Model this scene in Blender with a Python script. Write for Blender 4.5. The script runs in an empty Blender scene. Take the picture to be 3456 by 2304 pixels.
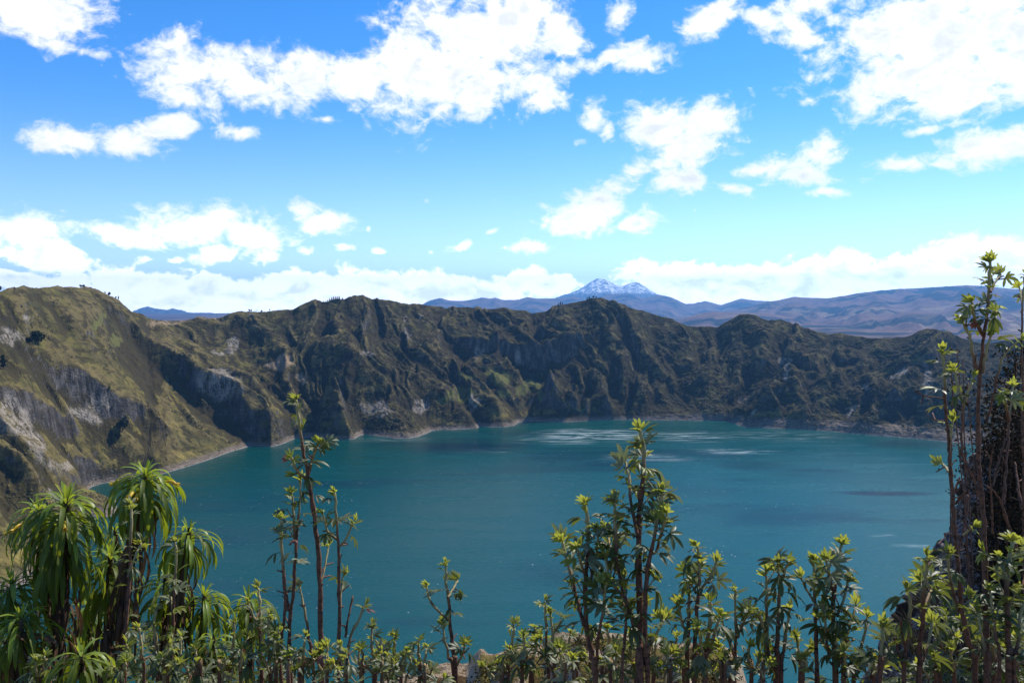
import bpy, math, random
import numpy as np
from mathutils import Vector, Matrix, Quaternion

random.seed(7)
RNG = np.random.default_rng(7)
S = bpy.context.scene
COL = S.collection
R = math.radians

# ------------------------------------------------------------------ camera
F = 2793.0                       # focal length in pixels of the 3456 wide photograph
EYE = 330.0                      # eye height above the lake
PITCH = math.atan(122.0 / F)
cam_d = bpy.data.cameras.new('camera')
cam_d.sensor_width = 36.0
cam_d.lens = 36.0 * F / 3456.0
cam_d.clip_start = 0.05
cam_d.clip_end = 90000.0
cam = bpy.data.objects.new('camera', cam_d)
COL.objects.link(cam)
cam.location = (0, 0, EYE)
cam.rotation_euler = (R(90) - PITCH, 0, 0)
S.camera = cam

# ------------------------------------------------------------------ exposure
S.view_settings.view_transform = 'Standard'
S.view_settings.look = 'None'
S.view_settings.exposure = 0.15
S.view_settings.gamma = 1.0
S.view_settings.use_curve_mapping = False
S.render.engine = 'CYCLES'
S.cycles.use_denoising = True
S.cycles.max_bounces = 6
S.cycles.diffuse_bounces = 2
S.cycles.glossy_bounces = 2
S.cycles.transmission_bounces = 3
S.cycles.volume_bounces = 0
S.cycles.transparent_max_bounces = 4
S.cycles.caustics_reflective = False
S.cycles.caustics_refractive = False

# ------------------------------------------------------------------ sun
SUN_AZ, SUN_EL = R(46), R(49)
sun_dir = Vector((math.sin(SUN_AZ) * math.cos(SUN_EL), math.cos(SUN_AZ) * math.cos(SUN_EL), math.sin(SUN_EL)))
sl = bpy.data.lights.new('sun', 'SUN')
sl.energy = 5.0
sl.angle = R(0.5)
sl.color = (1.0, 0.96, 0.90)
sun = bpy.data.objects.new('sun', sl)
COL.objects.link(sun)
sun.rotation_euler = sun_dir.to_track_quat('Z', 'Y').to_euler()
sun.location = (0, 0, 900)


# ------------------------------------------------------------------ node helper
class NT:
    def __init__(self, tree):
        self.t = tree
        self.n = tree.nodes
        self.l = tree.links

    def new(self, typ, **kw):
        nd = self.n.new(typ)
        for k, v in kw.items():
            setattr(nd, k, v)
        return nd

    def link(self, a, b):
        self.l.new(a, b)

    def _in(self, sock, v):
        if isinstance(v, bpy.types.NodeSocket):
            self.link(v, sock)
        else:
            sock.default_value = v

    def math(self, op, a, b=None, c=None, clamp=False):
        nd = self.new('ShaderNodeMath', operation=op, use_clamp=clamp)
        self._in(nd.inputs[0], a)
        if b is not None:
            self._in(nd.inputs[1], b)
        if c is not None:
            self._in(nd.inputs[2], c)
        return nd.outputs[0]

    def mix(self, f, a, b):
        nd = self.new('ShaderNodeMix', data_type='RGBA')
        self._in(nd.inputs[0], f)
        for i, v in ((6, a), (7, b)):
            if isinstance(v, tuple):
                v = (*v[:3], 1.0)
            self._in(nd.inputs[i], v)
        return nd.outputs[2]

    def smooth(self, v, lo, hi, a=0.0, b=1.0):
        nd = self.new('ShaderNodeMapRange', interpolation_type='SMOOTHSTEP')
        self._in(nd.inputs[0], v)
        for i, x in enumerate((lo, hi, a, b)):
            self._in(nd.inputs[i + 1], x)
        return nd.outputs[0]

    def noise(self, vec, scale, detail=4.0, rough=0.5, dist=0.0):
        nd = self.new('ShaderNodeTexNoise')
        if vec is not None:
            self.link(vec, nd.inputs['Vector'])
        nd.inputs['Scale'].default_value = scale
        nd.inputs['Detail'].default_value = detail
        nd.inputs['Roughness'].default_value = rough
        nd.inputs['Distortion'].default_value = dist
        return nd.outputs['Fac']

    def mapping(self, vec, scale=(1, 1, 1), loc=(0, 0, 0), rot=(0, 0, 0), typ='POINT'):
        nd = self.new('ShaderNodeMapping', vector_type=typ)
        self.link(vec, nd.inputs[0])
        nd.inputs['Location'].default_value = loc
        nd.inputs['Rotation'].default_value = rot
        nd.inputs['Scale'].default_value = scale
        return nd.outputs[0]


def px_dir(px, py):
    x, z = (px - 1728.0) / F, (1152.0 - py) / F
    c, s = math.cos(PITCH), math.sin(PITCH)
    return Vector((x, c + z * s, -s + z * c))


def P(px, py, depth):
    """world point seen at photo pixel px, py and lying depth metres in front of the lens"""
    return Vector((0, 0, EYE)) + px_dir(px, py) * depth


# ------------------------------------------------------------------ sky with clouds
W = bpy.data.worlds.new('World')
S.world = W
W.use_nodes = True
wt = NT(W.node_tree)
wt.n.clear()
w_out = wt.new('ShaderNodeOutputWorld')
tc = wt.new('ShaderNodeTexCoord')
sky = wt.new('ShaderNodeTexSky', sky_type='NISHITA')
sky.sun_disc = False
sky.sun_elevation = SUN_EL
sky.sun_rotation = SUN_AZ
sky.altitude = 3800
sky.air_density = 1.0
sky.dust_density = 0.3
sky.ozone_density = 1.5

sep = wt.new('ShaderNodeSeparateXYZ')
wt.link(tc.outputs['Generated'], sep.inputs[0])
az = wt.math('ARCTAN2', sep.outputs[0], sep.outputs[1])
el = wt.math('ARCSINE', sep.outputs[2])
comb = wt.new('ShaderNodeCombineXYZ')
wt.link(az, comb.inputs[0])
wt.link(el, comb.inputs[1])
uv = comb.outputs[0]


def uvpx(px, py):
    d = px_dir(px, py).normalized()
    return math.atan2(d.x, d.y), math.asin(d.z)


# cloud: (centre px, py, half width, half height in photo pixels, tilt in degrees, thinness)
CLOUDS = [
    # upper left
    (90, 20, 240, 90, 0, 0), (230, 75, 120, 38, -8, .25), (250, 165, 130, 28, 6, .55), (390, 5, 45, 22, 0, .4),
    # long bank across the upper middle
    (640, 255, 200, 110, 8, 0), (820, 280, 240, 80, 6, 0), (1040, 260, 220, 100, 0, 0), (1180, 260, 150, 90, 0, 0),
    (1420, 240, 210, 170, 0, -.1), (1560, 130, 220, 150, 0, -.1), (1700, 60, 220, 130, 0, -.1), (1660, 300, 230, 100, -8, 0),
    (1800, 345, 130, 45, 0, .1), (1980, 215, 210, 42, -10, .1), (2130, 190, 160, 52, -4, .1), (1880, 90, 160, 90, 40, .1),
    (2060, 40, 80, 70, 0, .3), (460, 210, 60, 50, 0, .6), (1100, 400, 90, 25, 0, .65), (1340, 385, 60, 40, 0, .5),
    # left mid cloud
    (250, 490, 140, 48, 0, 0), (400, 475, 160, 60, -10, 0), (560, 435, 140, 44, -18, .05), (845, 450, 95, 34, 0, .15),
    # right top, large
    (3180, 130, 320, 190, 0, -.2), (3330, 60, 300, 170, 0, -.2), (3050, 250, 230, 130, 0, 0), (3250, 310, 240, 90, 0, 0),
    (2880, 260, 60, 80, 0, .5), (3440, 200, 200, 120, 0, 0), (2735, 260, 40, 60, 30, .55),
    (2400, 65, 130, 60, -18, .1), (2600, 90, 200, 60, 14, .45), (2700, 150, 160, 45, 8, .45), (2750, 40, 220, 70, 0, .5), (2900, 100, 150, 100, 0, .45),
    # centre right cumulus
    (2000, 395, 80, 60, -30, .2), (1960, 465, 60, 30, -20, .25), (2060, 440, 50, 60, 0, .35),
    (2230, 420, 110, 80, 0, -.05), (2400, 410, 120, 70, 0, 0), (2300, 520, 170, 90, -30, 0), (2130, 590, 130, 60, -25, .05), (2280, 620, 130, 60, 5, 0),
    (2450, 640, 80, 28, 5, .35), (2470, 440, 60, 70, 0, .1),
    (2640, 560, 150, 60, -15, .1), (2740, 520, 110, 70, 0, .05), (2680, 590, 160, 48, 0, .1), (2520, 575, 90, 28, 0, .25),
    (2770, 660, 120, 22, 3, .5), (3030, 570, 130, 40, -5, .2), (3160, 565, 80, 20, 0, .3), (3040, 605, 60, 22, 0, .35), (3120, 440, 90, 24, -8, .25),
    (3330, 490, 150, 55, -5, .1), (3440, 470, 110, 50, 0, .1), (2900, 590, 60, 30, 0, .5),
    # centre
    (1960, 740, 170, 70, -4, -.05), (2010, 700, 90, 55, 0, 0), (2130, 770, 90, 55, 15, .05), (1840, 770, 60, 50, 0, .15), (2170, 805, 55, 34, 0, .2),
    (1810, 840, 95, 32, 6, .1), (1560, 820, 85, 34, -8, .25), (1680, 775, 40, 18, -20, .45), (1430, 663, 34, 18, -15, .35), (1670, 665, 45, 20, 0, .55),
    (2335, 722, 16, 18, 0, .45), (2400, 725, 36, 18, 10, .4), (1455, 835, 30, 18, 0, .5), (1725, 835, 30, 20, 0, .5),
    # left cumulus
    (700, 745, 220, 60, 0, -.15), (620, 755, 140, 60, 0, -.1), (860, 790, 140, 50, 10, -.1), (400, 790, 180, 40, 0, .15), (330, 785, 110, 30, 0, .25),
    (1060, 715, 70, 40, 25, .15), (1120, 775, 100, 48, 12, .12), (740, 860, 100, 34, -10, .1), (900, 865, 65, 40, 0, .1), (1040, 860, 50, 24, 0, .2),
    (1180, 855, 60, 22, 0, .3), (1300, 858, 50, 22, 8, .35), (480, 870, 40, 28, 0, .3), (590, 875, 50, 20, 0, .35), (1250, 790, 22, 36, 0, .5),
    (60, 800, 140, 60, 0, -.05), (130, 870, 150, 60, 15, .05), (220, 900, 110, 34, 6, .25), (-60, 800, 150, 80, 0, 0), (30, 960, 180, 22, 0, .4),
    # bank on the horizon
    (480, 975, 160, 60, 0, -.2), (520, 950, 70, 40, 0, -.15), (740, 990, 220, 44, 0, -.2), (760, 962, 60, 30, 0, 0), (1000, 985, 200, 50, 0, -.2), (860, 980, 70, 32, 0, -.1),
    (1270, 965, 110, 52, 0, -.2), (1400, 985, 220, 56, 0, -.25), (1620, 985, 200, 52, 0, -.2), (1760, 965, 100, 44, -20, 0), (1850, 980, 110, 44, 0, -.05),
    (2170, 930, 90, 34, 0, .05), (2330, 965, 220, 46, 0, -.2), (2500, 985, 240, 50, 0, -.2), (2560, 935, 120, 40, 0, -.1), (2700, 950, 180, 60, -12, -.2), (2860, 900, 100, 50, -20, -.15),
    (2960, 940, 200, 60, 0, -.2), (3130, 900, 170, 60, -10, -.25), (3300, 880, 180, 60, 0, -.3), (3440, 900, 170, 70, 0, -.3), (2230, 1000, 200, 34, 0, -.1),
    (650, 1030, 300, 36, 0, -.1), (200, 990, 160, 36, 0, 0), (1100, 1020, 240, 40, 0, -.1),
]
wn = wt.new('ShaderNodeTexNoise')
wn.inputs['Scale'].default_value = 6.0
wn.inputs['Detail'].default_value = 3.0
wt.link(tc.outputs['Generated'], wn.inputs['Vector'])
wc = wt.new('ShaderNodeVectorMath', operation='SUBTRACT')
wt.link(wn.outputs['Color'], wc.inputs[0])
wc.inputs[1].default_value = (0.5, 0.5, 0.5)
ws = wt.new('ShaderNodeVectorMath', operation='MULTIPLY_ADD')
wt.link(wc.outputs[0], ws.inputs[0])
ws.inputs[1].default_value = (0.06, 0.045, 0.0)
wt.link(uv, ws.inputs[2])
uvw = ws.outputs[0]
field = None
for (cx, cy, hw, hh, tilt, thin) in CLOUDS:
    a, e = uvpx(cx, cy)
    src = uvw
    if field is not None:            # each cloud waits for the one before it, which keeps the shader small
        ch = wt.new('ShaderNodeVectorMath', operation='MULTIPLY_ADD')
        wt.link(field, ch.inputs[0])
        ch.inputs[1].default_value = (0, 0, 1e-6)
        wt.link(uvw, ch.inputs[2])
        src = ch.outputs[0]
    m = wt.mapping(src, scale=(hw * 1.12 / F, hh * 1.15 / F, 1), loc=(a, e, 0), rot=(0, 0, R(-tilt)), typ='TEXTURE')
    ln = wt.new('ShaderNodeVectorMath', operation='LENGTH')
    wt.link(m, ln.inputs[0])
    v = wt.math('ADD', ln.outputs['Value'], thin * 0.62 + (0.30 if hw < 70 else (0.10 if hw < 100 else 0.0)))
    field = v if field is None else wt.math('MINIMUM', field, v)
# the same broken cumulus goes on round the rest of the sky
flat = wt.mapping(uv, scale=(1, 2.2, 1))
gn = wt.noise(flat, 3.2, 2.0, 0.5)
gen = wt.smooth(gn, 0.50, 0.80, 1.7, 0.0)
aa = wt.math('ABSOLUTE', az)
o1 = wt.smooth(aa, 0.6, 0.72)
o2 = wt.smooth(el, 0.40, 0.50)
outside = wt.math('MAXIMUM', o1, o2)
gen = wt.math('ADD', gen, wt.math('MULTIPLY', wt.math('SUBTRACT', 1.0, outside), 3.0))
field = wt.math('MINIMUM', field, gen)
nz = wt.mapping(uv, scale=(1, 1.35, 1))
n1 = wt.noise(nz, 17.0, 12.0, 0.62, 0.6)
n2 = wt.noise(nz, 52.0, 7.0, 0.62, 0.5)
dens0 = wt.math('SUBTRACT', 1.0, field)
dens0 = wt.math('ADD', dens0, wt.math('MULTIPLY', wt.math('SUBTRACT', n1, 0.5), 2.3))
dens0 = wt.math('ADD', dens0, wt.math('MULTIPLY', wt.math('SUBTRACT', n2, 0.5), 1.3))
alpha = wt.smooth(dens0, -0.02, wt.smooth(el, 0.03, 0.085, 0.28, 0.70))
# bodies: brighter knolls and soft grey hollows
nb = wt.noise(wt.mapping(uv, scale=(1, 1.6, 1), loc=(0, -0.012, 0)), 24.0, 6.0, 0.55, 0.4)
low = wt.smooth(el, 0.0, 0.16, 1.0, 0.75)
grey = wt.math('MULTIPLY', wt.smooth(nb, 0.42, 0.62), wt.smooth(dens0, 0.35, 1.1))
grey = wt.math('MULTIPLY', grey, low)
ccol = wt.mix(grey, (1.12, 1.12, 1.12), (0.76, 0.80, 0.89))
glow = wt.new('ShaderNodeVectorMath', operation='SCALE')     # low clouds are seen through more air and lit full on
wt.link(ccol, glow.inputs[0])
wt.link(wt.smooth(el, 0.0, 0.14, 2.4, 1.0), glow.inputs['Scale'])
ccol = glow.outputs[0]
bg_sky = wt.new('ShaderNodeBackground')
hs = wt.new('ShaderNodeHueSaturation')
wt.link(sky.outputs[0], hs.inputs['Color'])
wt.link(wt.smooth(el, 0.0, 0.26, 1.08, 1.36), hs.inputs['Saturation'])
hs.inputs['Value'].default_value = 1.5
hs.inputs['Hue'].default_value = 0.504
wt.link(hs.outputs[0], bg_sky.inputs[0])
bg_sky.inputs[1].default_value = 0.14
bg_cl = wt.new('ShaderNodeBackground')
wt.link(ccol, bg_cl.inputs[0])
bg_cl.inputs[1].default_value = 1.0
# no clouds below the horizon
alpha = wt.math('MULTIPLY', alpha, wt.smooth(el, -0.03, -0.005))
mxs = wt.new('ShaderNodeMixShader')
wt.link(alpha, mxs.inputs[0])
wt.link(bg_sky.outputs[0], mxs.inputs[1])
wt.link(bg_cl.outputs[0], mxs.inputs[2])
wt.link(mxs.outputs[0], w_out.inputs[0])
W.cycles.sampling_method = 'MANUAL'
W.cycles.sample_map_resolution = 1024


# ------------------------------------------------------------------ numpy noise
def _hash(ix, iy, seed):
    h = (ix.astype(np.int64) * 374761393 + iy.astype(np.int64) * 668265263 + seed * 1442695041) & 0xFFFFFFFF
    h = ((h ^ (h >> 13)) * 1274126177) & 0xFFFFFFFF
    h = h ^ (h >> 16)
    return h


def perlin(x, y, seed=0):
    x = np.asarray(x, dtype=np.float64)
    y = np.asarray(y, dtype=np.float64)
    ix, iy = np.floor(x), np.floor(y)
    fx, fy = x - ix, y - iy
    u, v = fx * fx * fx * (fx * (fx * 6 - 15) + 10), fy * fy * fy * (fy * (fy * 6 - 15) + 10)

    def g(dx, dy):
        a = (_hash(ix + dx, iy + dy, seed) & 0xFFFF) * (2 * np.pi / 65536.0)
        return np.cos(a) * (fx - dx) + np.sin(a) * (fy - dy)
    n0 = g(0, 0) * (1 - u) + g(1, 0) * u
    n1_ = g(0, 1) * (1 - u) + g(1, 1) * u
    return (n0 * (1 - v) + n1_ * v) * 1.45


def fbm(x, y, octv=5, seed=0, gain=0.5, lac=2.03):
    s, a, f = 0.0, 1.0, 1.0
    for o in range(octv):
        s = s + a * perlin(x * f + o * 17.3, y * f - o * 9.1, seed + o)
        a *= gain
        f *= lac
    return s


def ridged(x, y, octv=5, seed=0, gain=0.5, lac=2.1):
    s, a, f, w = 0.0, 1.0, 1.0, 1.0
    for o in range(octv):
        n = 1.0 - np.abs(perlin(x * f + o * 31.7, y * f + o * 11.9, seed + o))
        n = n * n * w
        s = s + a * n
        w = np.clip(n * 1.6, 0, 1)
        a *= gain
        f *= lac
    return s


# ------------------------------------------------------------------ mesh helpers
def mesh_np(name, v, q, m=None, smooth=True):
    """v: (n,3) array, q: (k,3 or 4) int array"""
    me = bpy.data.meshes.new(name)
    v = np.ascontiguousarray(v, dtype=np.float32)
    q = np.ascontiguousarray(q, dtype=np.int32)
    k = q.shape[1]
    me.vertices.add(len(v))
    me.vertices.foreach_set('co', v.ravel())
    me.loops.add(q.size)
    me.loops.foreach_set('vertex_index', q.ravel())
    me.polygons.add(len(q))
    me.polygons.foreach_set('loop_start', np.arange(0, q.size, k, dtype=np.int32))
    me.polygons.foreach_set('use_smooth', np.full(len(q), smooth, dtype=bool))
    me.update(calc_edges=True)
    me.validate()
    if m is not None:
        me.materials.append(m)
    return me


def link(name, me, parent=None):
    o = bpy.data.objects.new(name, me)
    COL.objects.link(o)
    if parent is not None:
        o.parent = parent
    return o


def tag(o, label=None, cat=None, group=None, kind=None):
    if label:
        o['label'] = label
    if cat:
        o['category'] = cat
    if group:
        o['group'] = group
    if kind:
        o['kind'] = kind
    return o


def grid_quads(nr, nc):
    i = np.arange((nr - 1) * (nc - 1))
    r, c = i // (nc - 1), i % (nc - 1)
    a = r * nc + c
    return np.stack([a, a + 1, a + nc + 1, a + nc], 1)


def attr_color(me, name, rgba):
    at = me.color_attributes.new(name, 'FLOAT_COLOR', 'POINT')
    at.data.foreach_set('color', np.ascontiguousarray(rgba, dtype=np.float32).ravel())


def new_mat(name):
    m = bpy.data.materials.new(name)
    m.use_nodes = True
    t = NT(m.node_tree)
    t.n.clear()
    out = t.new('ShaderNodeOutputMaterial')
    return m, t, out


def principled(t, col=None, rough=0.8, spec=0.3):
    b = t.new('ShaderNodeBsdfPrincipled')
    if col is not None:
        if isinstance(col, tuple):
            b.inputs['Base Color'].default_value = (*col[:3], 1)
        else:
            t.link(col, b.inputs['Base Color'])
    b.inputs['Roughness'].default_value = rough
    b.inputs['Specular IOR Level'].default_value = spec
    return b


def bump(t, h, strength, dist):
    nd = t.new('ShaderNodeBump')
    t.link(h, nd.inputs['Height'])
    nd.inputs['Strength'].default_value = strength
    nd.inputs['Distance'].default_value = dist
    return nd.outputs[0]

# ================================================================== CRATER WALL
def shore_depth(py):
    d = px_dir(1728, py)
    return EYE / -d.z


SHORE = [(-1500, 2500), (-700, 2250), (0, 2000), (46, 1985), (100, 1964), (200, 1880), (272, 1790), (290, 1655), (310, 1642), (340, 1632), (390, 1623), (470, 1612), (544, 1600), (610, 1581),
         (667, 1564), (720, 1546), (769, 1528), (830, 1509), (857, 1503), (890, 1504), (915, 1507), (945, 1501), (969, 1491), (996, 1480), (1052, 1474), (1110, 1479), (1150, 1482),
         (1180, 1483), (1196, 1481), (1210, 1472), (1230, 1465), (1290, 1473), (1337, 1479), (1380, 1478), (1409, 1474), (1440, 1463), (1458, 1453), (1490, 1450), (1525, 1450), (1580, 1447), (1610, 1445),
         (1619, 1440), (1660, 1441), (1700, 1441), (1735, 1436), (1750, 1426), (1793, 1421), (1850, 1423), (1912, 1424), (1979, 1420), (2086, 1416), (2160, 1417), (2246, 1418), (2380, 1419), (2447, 1421),
         (2480, 1430), (2514, 1441), (2604, 1445), (2700, 1449), (2800, 1455), (2880, 1463), (2957, 1469), (3040, 1476), (3110, 1482), (3200, 1491), (3283, 1499), (3456, 1518), (3700, 1570), (4300, 1800), (5200, 2300)]
RIM = [(-1500, 940, 950), (-700, 960, 1150), (-300, 985, 1280), (0, 989, 1500), (40, 978, 1540), (80, 965, 1600), (95, 967, 1620), (110, 975, 1650), (130, 977, 1680), (165, 972, 1740), (200, 970, 1800), (235, 968, 1860), (260, 973, 1900),
       (290, 972, 1940), (320, 982, 1980), (350, 993, 2010), (380, 1008, 2040), (402, 1022, 2055), (420, 1040, 2070), (440, 1053, 2090), (480, 1068, 2120), (498, 1078, 2150), (512, 1084, 2220),
       (560, 1083, 2300), (600, 1082, 2310), (640, 1077, 2330), (670, 1072, 2350), (720, 1073, 2380), (733, 1070, 2400), (770, 1057, 2400), (805, 1053, 2400), (850, 1051, 2420), (900, 1054, 2430),
       (930, 1052, 2430), (990, 1045, 2450), (1010, 1032, 2450), (1030, 1021, 2460), (1065, 1015, 2470), (1090, 1018, 2480), (1130, 1011, 2500), (1170, 1009, 2505), (1200, 995, 2520), (1230, 999, 2540),
       (1285, 1012, 2560), (1370, 1024, 2600), (1430, 1035, 2650), (1480, 1040, 2680), (1540, 1041, 2700), (1600, 1038, 2720), (1640, 1047, 2740), (1700, 1045, 2750), (1760, 1050, 2760), (1800, 1052, 2760),
       (1850, 1045, 2760), (1920, 1028, 2760), (1980, 1020, 2750), (2010, 1011, 2750), (2040, 1010, 2750), (2070, 1018, 2740), (2120, 1038, 2740), (2190, 1055, 2740), (2250, 1071, 2730), (2280, 1088, 2730),
       (2310, 1096, 2720), (2360, 1100, 2720), (2420, 1100, 2710), (2460, 1083, 2700), (2500, 1067, 2690), (2530, 1067, 2680), (2590, 1080, 2660), (2660, 1087, 2640), (2700, 1098, 2620), (2750, 1112, 2600),
       (2800, 1126, 2580), (2830, 1121, 2560), (2900, 1129, 2540), (2960, 1138, 2510), (3010, 1138, 2490), (3060, 1128, 2460), (3100, 1119, 2440), (3160, 1118, 2410), (3210, 1124, 2380), (3245, 1133, 2360),
       (3300, 1150, 2320), (3340, 1158, 2300), (3390, 1146, 2270), (3456, 1128, 2230), (3800, 1100, 2000), (4500, 1050, 1600), (5200, 1020, 1300)]


def pol(p):
    return math.atan2(p.x, p.y), math.hypot(p.x, p.y)


_sa, _sr = zip(*[pol(P(x, y, shore_depth(y))) for x, y in SHORE])
_ra, _rr, _rz = zip(*[(*pol(P(x, y, d)), P(x, y, d).z) for x, y, d in RIM])




def _fine(a, r, z=None, n=900):
    """the same curve with its knots rounded off"""
    g = np.linspace(a[0], a[-1], n)
    return g, np.interp(g, a, r)


def poly_dist(a, r, x, y):
    px_, py_ = np.array(r) * np.sin(a), np.array(r) * np.cos(a)
    best = np.full(x.shape, 1e18)
    for i in range(len(px_) - 1):
        ex, ey = px_[i + 1] - px_[i], py_[i + 1] - py_[i]
        s = np.clip(((x - px_[i]) * ex + (y - py_[i]) * ey) / (ex * ex + ey * ey + 1e-6), 0, 1)
        best = np.minimum(best, (x - px_[i] - s * ex) ** 2 + (y - py_[i] - s * ey) ** 2)
    return np.sqrt(best)


def base_h(a, r):
    rs = np.interp(a, _sa, _sr)
    rr = np.interp(a, _ra, _rr)
    zr = np.interp(a, _ra, _rz)
    x, y = r * np.sin(a), r * np.cos(a)
    ds = poly_dist(_sa, _sr, x, y)
    dr = poly_dist(_ra, _rr, x, y)
    t = ds / (ds + dr + 1e-6)
    t = np.where(r < rs, -ds / 500.0, np.where(r > rr, 1 + dr / 500.0, t))
    tc_ = np.clip(t, 0, 1)
    z = zr * (0.80 * tc_ + 0.20 * tc_ ** 2) + 5.0 * np.clip(ds / 15, 0, 1) * (1 - np.clip((tc_ - 0.5) * 2, 0, 1))
    z = np.where(t < 0, -np.minimum(ds * 0.6, 18), z)
    z = np.where(t > 1, zr - dr * 0.30, z)
    return z, t


def hit(px, py, lift=0.0):
    """plan position where the view ray through a photo pixel meets the wall (raised by lift)"""
    d = px_dir(px, py)
    D = np.linspace(700, 3200, 900)
    x, y, z = d.x * D, d.y * D, EYE + d.z * D
    h, t = base_h(np.arctan2(x, y), np.hypot(x, y))
    below = np.nonzero((z <= np.maximum(h, 0) + lift) & (t > -0.2))[0]
    i = below[0] if len(below) else int(np.argmin(np.abs(t - 0.98)))
    return x[i], y[i]


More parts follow.
